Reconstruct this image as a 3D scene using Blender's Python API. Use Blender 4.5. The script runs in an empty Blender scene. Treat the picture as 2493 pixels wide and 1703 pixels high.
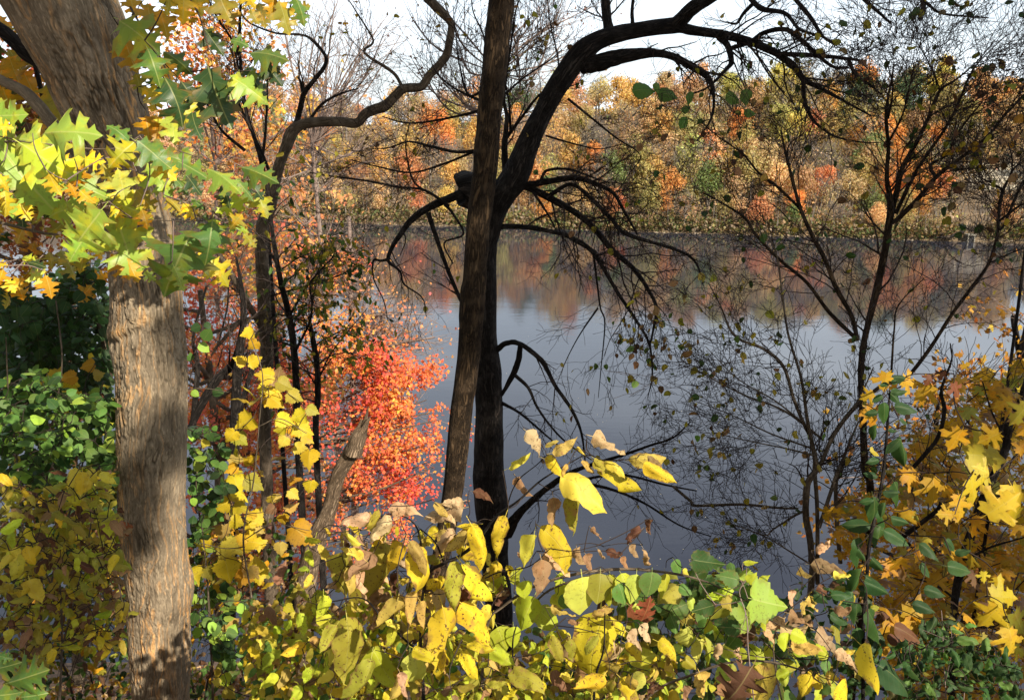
import bpy, math, random
import numpy as np
from mathutils import Vector, Matrix
from mathutils.geometry import tessellate_polygon

# ------------------------------------------------------------------ camera, light, exposure
SC = bpy.context.scene
COL = SC.collection
CAM = np.array((0.0, 0.0, 20.0))
PITCH = math.radians(14.36)
FPX = 2150.0                                   # focal length in photo pixels (photo 2493 x 1703)
cam_d = bpy.data.cameras.new('camera'); cam = bpy.data.objects.new('camera', cam_d); COL.objects.link(cam)
cam.location = CAM; cam.rotation_euler = (math.pi / 2 - PITCH, 0, 0)
cam_d.sensor_width = 36; cam_d.lens = 36 * FPX / 2493; cam_d.clip_start = 0.05; cam_d.clip_end = 4000
SC.camera = cam
SUN_EL, SUN_AZ = math.radians(35), math.radians(140)          # azimuth clockwise from +Y
SUN = np.array((math.sin(SUN_AZ) * math.cos(SUN_EL), math.cos(SUN_AZ) * math.cos(SUN_EL), math.sin(SUN_EL)))
W = bpy.data.worlds.new('World'); SC.world = W; W.use_nodes = True
def build_world():
    nt = W.node_tree; nt.nodes.clear(); N = nt.nodes.new; L = nt.links.new
    out = N('ShaderNodeOutputWorld'); bg = N('ShaderNodeBackground'); sky = N('ShaderNodeTexSky')
    sky.sky_type = 'NISHITA'; sky.sun_disc = False; sky.sun_elevation = SUN_EL; sky.sun_rotation = SUN_AZ
    sky.altitude = 250; sky.air_density = 1.0; sky.dust_density = 1.2; sky.ozone_density = 1.0
    tc = N('ShaderNodeTexCoord'); mp = N('ShaderNodeMapping'); mp.inputs['Scale'].default_value = (1.6, 1.6, 7.0)
    no = N('ShaderNodeTexNoise'); no.inputs['Scale'].default_value = 1.7; no.inputs['Detail'].default_value = 6; no.inputs['Roughness'].default_value = .62
    rp = N('ShaderNodeValToRGB'); rp.color_ramp.elements[0].position = .40; rp.color_ramp.elements[1].position = .68
    mx = N('ShaderNodeMix'); mx.data_type = 'RGBA'
    mx.inputs[7].default_value = (15.2, 16.6, 18.0, 1)          # sunlit thin cloud
    L(tc.outputs['Generated'], mp.inputs[0]); L(mp.outputs[0], no.inputs[0]); L(no.outputs['Fac'], rp.inputs[0])
    m = N('ShaderNodeMath'); m.operation = 'MULTIPLY'; m.inputs[1].default_value = .48; L(rp.outputs[0], m.inputs[0])
    sx = N('ShaderNodeSeparateXYZ'); L(tc.outputs['Generated'], sx.inputs[0])
    hz = N('ShaderNodeMapRange'); hz.inputs['From Min'].default_value = .30; hz.inputs['From Max'].default_value = .60; hz.inputs['To Min'].default_value = 1; hz.inputs['To Max'].default_value = .0
    L(sx.outputs['Z'], hz.inputs[0])
    m2 = N('ShaderNodeMath'); m2.operation = 'MULTIPLY_ADD'; m2.inputs[1].default_value = .50; L(hz.outputs[0], m2.inputs[0]); L(m.outputs[0], m2.inputs[2]); m2.use_clamp = True; m = m2
    L(m.outputs[0], mx.inputs[0]); L(sky.outputs[0], mx.inputs[6]); L(mx.outputs[2], bg.inputs[0])
    bg.inputs[1].default_value = 0.064
    L(bg.outputs[0], out.inputs[0])
build_world()
sun_d = bpy.data.lights.new('sun', 'SUN'); sun_d.energy = 5.0; sun_d.angle = math.radians(.5); sun_d.color = (1.0, .91, .77)
sun_o = bpy.data.objects.new('sun', sun_d); COL.objects.link(sun_o)
sun_o.rotation_euler = Vector(SUN).to_track_quat('Z', 'Y').to_euler()
SC.view_settings.view_transform = 'Standard'; SC.view_settings.look = 'None'
SC.view_settings.exposure = 0.75; SC.view_settings.gamma = 1.0; SC.view_settings.use_curve_mapping = False
SC.render.engine = 'CYCLES'
SC.cycles.max_bounces = 8; SC.cycles.transparent_max_bounces = 8

# ------------------------------------------------------------------ helpers
rnd = random.Random(11)
npr = np.random.default_rng(5)
SP, CP = math.sin(PITCH), math.cos(PITCH)
def at(px, py, d):
    """photo pixel -> world point at horizontal distance d (world Y)"""
    vx, vy = (px - 1246.5) / FPX, -(py - 851.5) / FPX
    s = d / (CP + vy * SP)
    return np.array((s * vx, d, 20 + s * (-SP + vy * CP)))
def proj(p):
    r = np.asarray(p, float) - CAM
    z = r[..., 1] * CP - r[..., 2] * SP; y = r[..., 1] * SP + r[..., 2] * CP
    return 1246.5 + FPX * r[..., 0] / z, 851.5 - FPX * y / z
ORG = dict(A=(0, 0), B=(830, 0), C=(1660, 0), D=(0, 570), E=(830, 570), F=(1660, 570), G=(0, 1133), H=(830, 1133), I=(1660, 1133))
def cp(k, x, y):
    o = ORG[k]; return o[0] + x / 2.7857, o[1] + y / 2.7857
def cat(k, x, y, d): return at(*cp(k, x, y), d)
def mpp(d): return d / FPX / CP                 # metres per photo pixel near distance d (roughly)
def nz(v): return v / (np.linalg.norm(v) + 1e-12)

def h3(ix, iy, iz, seed):
    n = (ix * 374761393 + iy * 668265263 + iz * 2147483647 + seed * 1274126177) & 0xFFFFFFFF
    n = ((n ^ (n >> 13)) * 1274126177) & 0xFFFFFFFF
    return ((n ^ (n >> 16)) & 0xFFFF) / 65535.0
def vnoise(p, seed=0):
    p = np.asarray(p, float); i = np.floor(p).astype(np.int64); f = p - i; f = f * f * (3 - 2 * f)
    r = 0
    for a in (0, 1):
        for b in (0, 1):
            for c in (0, 1):
                w = (f[..., 0] if a else 1 - f[..., 0]) * (f[..., 1] if b else 1 - f[..., 1]) * (f[..., 2] if c else 1 - f[..., 2])
                r = r + w * h3(i[..., 0] + a, i[..., 1] + b, i[..., 2] + c, seed)
    return r
def fbm(p, o=4, seed=0):
    s, a, t = 0, .5, 0
    p = np.asarray(p, float)
    for k in range(o):
        s = s + a * vnoise(p, seed + k); t += a; a *= .5; p = p * 2.03
    return s / t

class MB:
    def __init__(s): s.v, s.f, s.uv, s.c, s.n = [], [], [], [], 0
    def add(s, v, f, uv=None, c=None):
        v = np.asarray(v, np.float32); n = len(v)
        s.v.append(v)
        for q in (f if isinstance(f, list) else [f]):
            q = np.asarray(q, np.int64)
            if len(q): s.f.append(q + s.n)
        s.uv.append(np.zeros((n, 2), np.float32) if uv is None else np.asarray(uv, np.float32))
        if c is None: c = np.ones((n, 3), np.float32)
        c = np.asarray(c, np.float32)
        if c.shape[-1] == 3: c = np.concatenate((c, np.zeros(c.shape[:-1] + (1,), np.float32)), -1)
        if c.ndim == 1: c = np.tile(c, (n, 1))
        s.c.append(c); s.n += n
    def mesh(s, name, mat, off=(0, 0, 0), smooth=True):
        me = bpy.data.meshes.new(name)
        v = np.concatenate(s.v) - np.asarray(off, np.float32)
        me.vertices.add(len(v)); me.vertices.foreach_set('co', v.ravel())
        li = np.concatenate([q.ravel() for q in s.f]); tot = np.concatenate([np.full(len(q), q.shape[1]) for q in s.f])
        me.loops.add(len(li)); me.loops.foreach_set('vertex_index', li.astype(np.int32))
        me.polygons.add(len(tot)); st = np.concatenate(([0], np.cumsum(tot)[:-1]))
        me.polygons.foreach_set('loop_start', st.astype(np.int32))
        me.polygons.foreach_set('use_smooth', np.full(len(tot), smooth))
        uvl = me.uv_layers.new(name='UVMap'); uv = np.concatenate(s.uv)[li]
        uvl.data.foreach_set('uv', uv.ravel())
        ca = me.color_attributes.new('tint', 'FLOAT_COLOR', 'POINT')
        c = np.concatenate(s.c); ca.data.foreach_set('color', c.astype(np.float32).ravel())
        me.update(calc_edges=True)
        if mat: me.materials.append(mat)
        return me
    def build(s, name, mat, parent=None, kind=None, smooth=True):
        if not s.v: return None
        off = parent.location if parent else (0, 0, 0)
        o = bpy.data.objects.new(name, s.mesh(name, mat, off, smooth)); COL.objects.link(o)
        if parent: o.parent = parent
        if kind: o['kind'] = kind
        return o
def thing(name, label, cat_, loc, group=None):
    o = bpy.data.objects.new(name, None); COL.objects.link(o); o.location = [float(q) for q in loc]
    o.empty_display_size = .2
    o['label'] = label; o['category'] = cat_
    if group: o['group'] = group
    return o

def catmull(P, n):
    P = np.asarray(P, float)
    if len(P) < 3 or n < 2:
        return P
    Q = np.vstack((2 * P[0] - P[1], P, 2 * P[-1] - P[-2])); out = []
    t = np.linspace(0, 1, n, endpoint=False)[:, None]
    for i in range(1, len(Q) - 2):
        a, b, c, d = Q[i - 1], Q[i], Q[i + 1], Q[i + 2]
        out.append(.5 * (2 * b + (c - a) * t + (2 * a - 5 * b + 4 * c - d) * t ** 2 + (3 * b - a - 3 * c + d) * t ** 3))
    out.append(P[-1:]); return np.vstack(out)
def frames(P):
    T = np.gradient(P, axis=0); T /= np.linalg.norm(T, axis=1)[:, None] + 1e-12
    n = np.array((0, 1, 0.)) if abs(T[0][1]) < .9 else np.array((1., 0, 0))
    n = nz(n - T[0] * n.dot(T[0])); Ns = [n]
    for i in range(1, len(P)):
        n = n - T[i] * n.dot(T[i]); l = np.linalg.norm(n)
        n = n / l if l > 1e-6 else Ns[-1]; Ns.append(n)
    Nn = np.array(Ns); return T, Nn, np.cross(T, Nn)
def tube(mb, pts, rad, sides=6, sub=3, lump=0.0, seed=0, cap=False, c=None):
    PR = catmull(np.column_stack((np.asarray(pts, float), np.asarray(rad, float))), sub)
    P, r = PR[:, :3], np.maximum(PR[:, 3], .0002)
    T, A, B = frames(P); m = len(P)
    th = np.linspace(0, 2 * np.pi, sides + 1); ct, sn = np.cos(th), np.sin(th)
    dirs = A[:, None, :] * ct[None, :, None] + B[:, None, :] * sn[None, :, None]
    ln = np.concatenate(([0], np.cumsum(np.linalg.norm(np.diff(P, axis=0), axis=1))))
    rr = np.repeat(r[:, None], sides + 1, 1)
    if lump:
        q = P[:, None, :] * (0.6 / max(r.mean(), .004)) + dirs * .7
        nn = fbm(q, 2, seed); rr = rr * (1 + lump * (nn - .5) * 2)
    V = P[:, None, :] + dirs * rr[..., None]
    idx = np.arange(m * (sides + 1)).reshape(m, sides + 1)
    F = np.stack((idx[:-1, :-1], idx[:-1, 1:], idx[1:, 1:], idx[1:, :-1]), -1).reshape(-1, 4)
    u = np.repeat((th * r.mean())[None], m, 0); vv = np.repeat(ln[:, None], sides + 1, 1)
    V = V.reshape(-1, 3); UV = np.stack((u, vv), -1).reshape(-1, 2)
    mb.add(V, F, UV, c)
    if cap:
        for k, ring in ((0, idx[0, :-1][::-1]), (m - 1, idx[-1, :-1])):
            cv = np.vstack((V[ring], P[k][None])); j = np.arange(sides)
            mb.add(cv, np.stack((j, (j + 1) % sides, np.full(sides, sides)), 1), np.full((sides + 1, 2), .01 * k), c)
    return P, r

def rdir(): return nz(np.array([rnd.gauss(0, 1) for _ in range(3)]))
def twig(mb, p, d, ln, r, lev, pr, tips, depth=0):
    """one twig and, recursively, its side twigs; pr = dict(up, wob, ang, n, dec)"""
    seg = 5 if lev > 0 else 4
    P = [p]; dd = nz(d)
    for i in range(seg):
        dd = nz(dd + rdir() * pr['wob'] + np.array((0, 0, pr['up'])) * .25)
        P.append(P[-1] + dd * ln / seg)
    P = np.array(P); R = np.maximum(np.linspace(r, r * (.4 if lev else .3), seg + 1), .0014)
    tube(mb, P, R, 5 if r > .006 else 3, 1)
    if lev <= 0:
        tips.append((P[-1], dd)); tips.append((P[2], dd)); return
    n = max(1, int(pr['n'] * rnd.uniform(.7, 1.3)))
    for k in range(n):
        t = rnd.uniform(.2, 1.0) * seg; i = min(int(t), seg - 1); q = P[i] + (P[i + 1] - P[i]) * (t - i)
        bd = nz(P[i + 1] - P[i]); sd = rdir(); sd = nz(sd - bd * sd.dot(bd)); a = math.radians(pr['ang'] * rnd.uniform(.6, 1.3))
        twig(mb, q, bd * math.cos(a) + sd * math.sin(a), ln * pr['dec'] * rnd.uniform(.6, 1.2), r * (1 - t / seg * .6) * .5, lev - 1, pr, tips)
    tips.append((P[-1], dd))
def spawn(mb, P, r, n, ln, lev, pr, tips, t0=.15, t1=1.0, rs=.33, rmax=.0075):
    m = len(P) - 1
    for k in range(n):
        t = rnd.uniform(t0, t1) * m; i = min(int(t), m - 1); q = P[i] + (P[i + 1] - P[i]) * (t - i)
        bd = nz(P[i + 1] - P[i]); sd = rdir(); sd[1] *= .7; sd = nz(sd - bd * sd.dot(bd)); a = math.radians(pr['ang'] * rnd.uniform(.6, 1.4))
        twig(mb, q, bd * math.cos(a) + sd * math.sin(a), ln * rnd.uniform(.5, 1.25), min(r[i] * rs, rmax), lev, pr, tips)

def connect(mb, skel, bases, r=.0016, maxd=.9, sag=.0):
    """grow thin twigs from the nearest existing wood to every leaf base"""
    S = [np.asarray(s, float) for s in skel]
    if not S: return
    S = np.array(S); bases = list(bases)
    rem = np.array(bases); alive = np.ones(len(rem), bool)
    D = np.linalg.norm(rem[:, None] - S[None], axis=2); near = D.argmin(1); dist = D.min(1)
    pts = list(S)
    for _ in range(len(rem)):
        j = int(np.where(alive, dist, 1e9).argmin())
        if not alive[j] or dist[j] > 1e8: break
        alive[j] = False; a, b = pts[near[j]], rem[j]
        if dist[j] > maxd: continue
        if dist[j] < .004: continue
        mid = (a + b) / 2 + rdir() * dist[j] * .12 + np.array((0, 0, sag * dist[j]))
        rr = r * (1 + 1.2 * min(1, dist[j] * 2.5))
        P, _r = tube(mb, np.array((a, mid, b)), (rr, rr * .8, rr * .55), 3, 3)
        new = P[1:]; k0 = len(pts); pts.extend(new)
        dn = np.linalg.norm(rem[:, None] - new[None], axis=2); nb = dn.argmin(1); nd = dn.min(1)
        up = nd < dist; near[up] = k0 + nb[up]; dist[up] = nd[up]

# ------------------------------------------------------------------ materials
class NT:
    def __init__(s, name):
        s.m = bpy.data.materials.new(name); s.m.use_nodes = True; s.t = s.m.node_tree; s.t.nodes.clear()
        s.out = s.n('OutputMaterial')
    def n(s, typ, **kw):
        x = s.t.nodes.new('ShaderNode' + typ)
        for k, v in kw.items(): setattr(x, k, v)
        return x
    def l(s, a, b): s.t.links.new(a, b)
    def math(s, op, a, b=None, c=None, clamp=False):
        x = s.n('Math', operation=op); x.use_clamp = clamp
        for i, q in enumerate((a, b, c)):
            if q is None: continue
            if isinstance(q, (int, float)): x.inputs[i].default_value = q
            else: s.l(q, x.inputs[i])
        return x.outputs[0]
    def mix(s, f, a, b, blend='MIX'):
        x = s.n('Mix'); x.data_type = 'RGBA'; x.blend_type = blend
        for i, q in ((0, f), (6, a), (7, b)):
            if isinstance(q, (int, float)): x.inputs[i].default_value = q
            elif isinstance(q, tuple): x.inputs[i].default_value = (*q[:3], 1)
            else: s.l(q, x.inputs[i])
        return x.outputs[2]
    def noise(s, vec, scale, det=3, rough=.55, dist=0.0):
        x = s.n('TexNoise'); x.inputs['Scale'].default_value = scale; x.inputs['Detail'].default_value = det
        x.inputs['Roughness'].default_value = rough; x.inputs['Distortion'].default_value = dist
        if vec is not None: s.l(vec, x.inputs['Vector'])
        return x.outputs['Fac']
    def step(s, v, a, b):
        x = s.n('MapRange'); x.interpolation_type = 'SMOOTHSTEP'
        x.inputs['From Min'].default_value = a; x.inputs['From Max'].default_value = b
        s.l(v, x.inputs['Value']); return x.outputs[0]

def leaf_mat(name, rough=.5, trans=.38, spots=0.0, spot_scale=60, spot_col=(.12, .06, .025), vein=.5, blotch=.25, blotch_col=(1.15, 1.0, .45), spec=.35, bump=.25, edge=.0, edge_col=(.20, .10, .04)):
    T = NT(name)
    oi = T.n('ObjectInfo'); a = T.n('Attribute', attribute_name='tint'); tc = T.n('TexCoord')
    col = T.mix(1.0, oi.outputs['Color'], a.outputs['Color'], 'MULTIPLY')
    off = T.n('VectorMath', operation='ADD'); sc = T.n('VectorMath', operation='SCALE')
    cx = T.n('CombineXYZ'); T.l(oi.outputs['Random'], cx.inputs[0]); T.l(oi.outputs['Random'], cx.inputs[1]); T.l(oi.outputs['Random'], cx.inputs[2])
    T.l(cx.outputs[0], sc.inputs[0]); sc.inputs['Scale'].default_value = 53.0
    T.l(tc.outputs['Object'], off.inputs[0]); T.l(sc.outputs[0], off.inputs[1]); v = off.outputs[0]
    b = T.step(T.noise(v, 3.2, 3), .45, .72)
    col = T.mix(T.math('MULTIPLY', b, blotch), col, T.mix(1.0, col, blotch_col, 'MULTIPLY'))
    fine = T.noise(v, 40, 3)
    sep = T.n('SeparateXYZ'); T.l(tc.outputs['UV'], sep.inputs[0])
    ax = T.math('ABSOLUTE', sep.outputs[0])
    bumph = fine
    if vein:
        mid = T.math('SUBTRACT', 1.0, T.step(ax, .006, .018))
        ph = T.math('FRACT', T.math('SUBTRACT', T.math('MULTIPLY', sep.outputs[1], 7.0), T.math('MULTIPLY', ax, 4.2)))
        lat = T.math('SUBTRACT', 1.0, T.step(T.math('ABSOLUTE', T.math('SUBTRACT', ph, .5)),   .0, .07))
        vv = T.math('MAXIMUM', mid, T.math('MULTIPLY', lat, .22))
        col = T.mix(T.math('MULTIPLY', vv, vein), col, T.mix(.55, col, (.62, .60, .22)))
        bumph = T.math('ADD', T.math('MULTIPLY', fine, .6), T.math('MULTIPLY', vv, -.8))
    if spots:
        n1 = T.noise(v, spot_scale, 2); n2 = T.noise(v, spot_scale * .2, 2)
        s1 = T.math('MULTIPLY', T.step(n1, .585, .64), T.step(n2, .40, .56))
        col = T.mix(T.math('MULTIPLY', s1, spots), col, spot_col)
        s2 = T.step(T.noise(v, spot_scale * .16, 4), .60, .72)
        col = T.mix(T.math('MULTIPLY', s2, spots * .7), col, tuple(q * 2.6 for q in spot_col))
    if edge:
        en = T.math('ADD', a.outputs['Alpha'], T.math('MULTIPLY', T.math('SUBTRACT', T.noise(v, 4.5, 4), .5), 1.5))
        col = T.mix(T.math('MULTIPLY', T.step(en, .78, 1.15), edge), col, edge_col)
    p = T.n('BsdfPrincipled'); p.inputs['Roughness'].default_value = rough; p.inputs['Specular IOR Level'].default_value = spec
    T.l(col, p.inputs['Base Color'])
    bm = T.n('Bump'); bm.inputs['Strength'].default_value = bump; bm.inputs['Distance'].default_value = .002
    T.l(bumph, bm.inputs['Height']); T.l(bm.outputs[0], p.inputs['Normal'])
    tr = T.n('BsdfTranslucent'); T.l(T.mix(1.0, col, (1.0, .95, .55), 'MULTIPLY'), tr.inputs[0])
    ms = T.n('MixShader'); ms.inputs[0].default_value = trans
    T.l(p.outputs[0], ms.inputs[1]); T.l(tr.outputs[0], ms.inputs[2]); T.l(ms.outputs[0], T.out.inputs[0])
    return T.m
M = {}
M['leaf'] = leaf_mat('leaf_plain', spots=.4, spot_scale=15, spec=.22, edge=.35)
M['oakleaf'] = leaf_mat('leaf_oak', rough=.38, trans=.33, spots=.3, spot_scale=13, edge=.45, edge_col=(.30, .15, .03), vein=.6, blotch=.8, blotch_col=(2.0, 1.3, .4), spec=.3)
M['spotted'] = leaf_mat('leaf_spotted', rough=.62, spec=.14, spots=.95, spot_scale=20, trans=.33, vein=.4, edge=.85, bump=.6, blotch=.55, blotch_col=(.85, .82, 1.0))
M['dry'] = leaf_mat('leaf_dry', rough=.75, trans=.22, spots=.8, spot_scale=13, vein=.3, blotch=.6, blotch_col=(.62, .5, .42), spec=.15, bump=.6)
M['glossy'] = leaf_mat('leaf_glossy', rough=.5, trans=.3, spots=.1, spot_scale=12, vein=.25, blotch=.35, blotch_col=(1.3, 1.15, .8), spec=.16)
M['maple'] = leaf_mat('leaf_maple', rough=.5, trans=.45, spots=.3, spot_scale=12, vein=.25, blotch=.5, blotch_col=(1.05, .72, .6), spec=.22, edge=.4)
M['mass'] = leaf_mat('leaf_mass', rough=.6, trans=.42, vein=0, blotch=.2, spec=.2)

def bark_mat(name, lo, hi, scale=55, strength=.7, dist=.006, crack=.6, moss=None, rough=.9, tinted=False):
    T = NT(name); uv = T.n('TexCoord').outputs['UV']
    mp = T.n('Mapping'); mp.inputs['Scale'].default_value = (1, .16, 1); T.l(uv, mp.inputs[0]); v = mp.outputs[0]
    wv = T.noise(v, scale * .35, 3)
    n = T.noise(v, scale, 5, .6, 1.2)
    r = T.math('ABSOLUTE', T.math('MULTIPLY', T.math('SUBTRACT', n, .5), 2.0))
    cr = T.math('SUBTRACT', 1.0, T.step(r, .0, .22))
    base = T.mix(T.step(T.math('ADD', T.math('MULTIPLY', n, .6), T.math('MULTIPLY', wv, .4)), .32, .68), lo, hi)
    base = T.mix(T.math('MULTIPLY', cr, crack), base, tuple(q * .38 for q in lo))
    pat = T.step(T.noise(uv, 9, 4), .45, .7)
    base = T.mix(T.math('MULTIPLY', pat, .35), base, tuple(min(1, q * 1.35 + .02) for q in hi))
    if tinted:
        a = T.n('Attribute', attribute_name='tint'); base = T.mix(1.0, base, a.outputs['Color'], 'MULTIPLY')
    if moss: base = T.mix(T.step(T.noise(uv, 4.5, 5), .56, .72), base, moss)
    p = T.n('BsdfPrincipled'); p.inputs['Roughness'].default_value = rough; p.inputs['Specular IOR Level'].default_value = .2
    T.l(base, p.inputs['Base Color'])
    h = T.math('SUBTRACT', T.math('ADD', n, T.math('MULTIPLY', wv, .5)), T.math('MULTIPLY', cr, .9))
    h = T.math('ADD', h, T.math('MULTIPLY', T.noise(v, scale * 4, 3), .22))
    b = T.n('Bump'); b.inputs['Strength'].default_value = strength; b.inputs['Distance'].default_value = dist
    T.l(h, b.inputs['Height']); T.l(b.outputs[0], p.inputs['Normal']); T.l(p.outputs[0], T.out.inputs[0])
    return T.m
M['oakbark'] = bark_mat('bark_grey_oak', (.215, .165, .11), (.37, .29, .19), 95, .5, .003, .45, tinted=True)
M['brownbark'] = bark_mat('bark_brown', (.040, .025, .013), (.125, .078, .040), 42, 1.0, .02, .9)
M['darkbark'] = bark_mat('bark_dark', (.022, .017, .014), (.062, .050, .042), 40, 1.0, .02, .9)
M['greybark'] = bark_mat('bark_grey_brown', (.10, .075, .05), (.25, .19, .13), 60, .8, .006, .7)
M['snag'] = bark_mat('bare_weathered_wood', (.15, .10, .06), (.36, .26, .17), 80, .9, .006, .8)
M['twig'] = bark_mat('twig_bark', (.03, .02, .016), (.07, .05, .04), 90, .3, .002, .3)
M['paletwig'] = bark_mat('pale_twig_bark', (.17, .12, .10), (.30, .23, .19), 90, .3, .002, .2)
M['fartrunk'] = bark_mat('far_trunk_bark', (.13, .11, .09), (.28, .24, .20), 4, .5, .05, .3)

def simple(name, fn): T = NT(name); T.l(fn(T), T.out.inputs[0]); return T.m
def water_fn(T):
    tc = T.n('TexCoord').outputs['Object']
    mp = T.n('Mapping'); mp.inputs['Scale'].default_value = (.55, 1.5, 1); T.l(tc, mp.inputs[0])
    n = T.noise(mp.outputs[0], 1.1, 4, .6); n2 = T.noise(mp.outputs[0], .16, 2)
    n3 = T.noise(tc, .018, 2)
    h = T.math('ADD', T.math('MULTIPLY', n, .55), n2)
    h = T.math('MULTIPLY', h, T.math('ADD', .35, T.step(n3, .4, .7)))
    p = T.n('BsdfPrincipled'); p.inputs['Base Color'].default_value = (.026, .029, .042, 1)
    p.inputs['Roughness'].default_value = .035; p.inputs['IOR'].default_value = 1.34; p.inputs['Specular IOR Level'].default_value = .5
    b = T.n('Bump'); b.inputs['Strength'].default_value = .055; b.inputs['Distance'].default_value = .22
    T.l(h, b.inputs['Height']); T.l(b.outputs[0], p.inputs['Normal'])
    return p.outputs[0]
M['water'] = simple('river_water', water_fn)
def ground_fn(cols, sc=1.0):
    def f(T):
        tc = T.n('TexCoord').outputs['Object']
        n = T.noise(tc, 1.3 * sc, 6, .65); n2 = T.noise(tc, 14 * sc, 4, .6)
        c = T.mix(T.step(n, .35, .65), cols[0], cols[1]); c = T.mix(T.step(n2, .5, .7), c, cols[2])
        p = T.n('BsdfPrincipled'); p.inputs['Roughness'].default_value = .95; T.l(c, p.inputs['Base Color'])
        b = T.n('Bump'); b.inputs['Strength'].default_value = .8; b.inputs['Distance'].default_value = .05 / sc
        T.l(n2, b.inputs['Height']); T.l(b.outputs[0], p.inputs['Normal']); return p.outputs[0]
    return f
M['soil'] = simple('leaf_litter_soil', ground_fn(((.10, .06, .035), (.20, .11, .05), (.28, .15, .06))))
M['farsoil'] = simple('far_slope_soil', ground_fn(((.10, .075, .045), (.19, .13, .07), (.23, .15, .07)), .12))
M['stone'] = simple('pale_limestone', ground_fn(((.42, .37, .27), (.58, .52, .40), (.30, .26, .20)), .8))
M['riprap'] = simple('shore_stone', ground_fn(((.24, .19, .13), (.36, .29, .20), (.15, .12, .09)), .8))
M['concrete'] = simple('weathered_concrete', ground_fn(((.19, .17, .13), (.26, .23, .18), (.12, .11, .09)), .7))
M['whitepaint'] = simple('white_paint', ground_fn(((.75, .75, .72), (.80, .80, .78), (.62, .60, .55)), .5))
M['dark'] = simple('opening_shade_black', ground_fn(((.012, .012, .013), (.02, .02, .02), (.03, .03, .03)), .7))  # near-black colour of the plate that stands for shade inside the drain

# ------------------------------------------------------------------ leaf shapes (base at the origin, tip along +Y, length 1, face up +Z)
def bend(v, droop, fold, wave, seed):
    x, y = v[:, 0], v[:, 1]; r = np.random.default_rng(seed)
    z = -fold * np.abs(x) + wave * np.sin(y * 9 + r.uniform(0, 6)) * np.abs(x) + wave * .7 * np.sin(x * 8 + y * 4 + r.uniform(0, 6)) * .35
    if abs(droop) > 1e-3:
        a = droop * y; yy = np.sin(a) / droop; zz = -(1 - np.cos(a)) / droop
        yy, zz = yy + z * np.sin(a), zz + z * np.cos(a)
    else: yy, zz = y, z
    return np.column_stack((x, yy, zz))
def ovate(width=.6, rows=12, serr=.045, tip=1.3, droop=.7, fold=.25, wave=.06, seed=0, cols=6, heart=.0, twist=0.0, crumple=0.0):
    r = np.random.default_rng(seed)
    t = np.linspace(0, 1, rows + 1) ** 1.0; t = .5 * t + .5 * (1 - np.cos(np.pi * t)) / 2
    w = np.interp(t, [0, .04, .12, .25, .40, .55, .70, .83, .92, 1], [.05, .5, .82, .98, 1, .93, .76, .48, .22 / tip, .0]) * width / 2
    w = np.maximum(w, .004)
    V, U = [], []
    for i, (tt, ww) in enumerate(zip(t, w)):
        for j in range(cols + 1):
            s = (j / cols - .5) * 2
            k = 1 + (serr * (1 if i % 2 else -1) if j in (0, cols) and 0 < i < rows else 0) + (r.uniform(-.03, .03) if 0 < i < rows else 0)
            V.append((s * ww * k, tt - heart * abs(s) * (1 - tt) ** 3 * .5)); U.append((s * ww * 2 / width * .5, tt))
    V = np.array(V); v = bend(V, droop, fold, wave, seed)
    if crumple:
        q = np.column_stack((V * 5, np.zeros(len(V)))); v[:, 2] += (fbm(q + seed * 3.1, 3, seed) - .5) * crumple
        v[:, 0] *= 1 - .45 * crumple * (1 - 2 * np.abs(V[:, 1] - .5)) * 2
    if twist:
        a = twist * (V[:, 1] - .3); x, z = v[:, 0].copy(), v[:, 2].copy(); v[:, 0] = x * np.cos(a) - z * np.sin(a); v[:, 2] = x * np.sin(a) + z * np.cos(a)
    idx = np.arange((rows + 1) * (cols + 1)).reshape(rows + 1, cols + 1)
    F = np.stack((idx[:-1, :-1], idx[:-1, 1:], idx[1:, 1:], idx[1:, :-1]), -1).reshape(-1, 4)
    return v, F, np.array(U), np.array([abs(j / cols - .5) * 2 for i in range(rows + 1) for j in range(cols + 1)])
OAK = [(0, 0), (.05, .03), (.14, .06), (.29, .07), (.22, .14), (.15, .22), (.22, .26), (.37, .26), (.53, .33), (.42, .38), (.46, .48), (.31, .47), (.17, .51), (.13, .58), (.22, .61), (.42, .63), (.33, .69), (.35, .78), (.21, .75), (.10, .79), (.13, .84), (.22, .90), (.10, .91), (0, 1.03)]
MAPLE = [(0, 0), (.07, -.05), (.22, -.10), (.21, -.02), (.36, .04), (.27, .12), (.21, .20), (.36, .26), (.47, .25), (.64, .37), (.50, .41), (.48, .52), (.34, .47), (.15, .41), (.17, .56), (.29, .62), (.20, .69), (.21, .80), (.09, .82), (0, 1.02)]
GRAPE = [(0, 0), (.06, -.12), (.22, -.17), (.30, -.08), (.41, -.05), (.43, .05), (.53, .13), (.47, .20), (.54, .31), (.45, .36), (.47, .47), (.36, .49), (.36, .60), (.25, .61), (.24, .73), (.14, .75), (.10, .87), (0, 1.0)]
STAR = [(0, 0), (.25, .0), (.24, .18), (.52, .42), (.2, .46), (.22, .72), (0, 1.0)]
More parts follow.
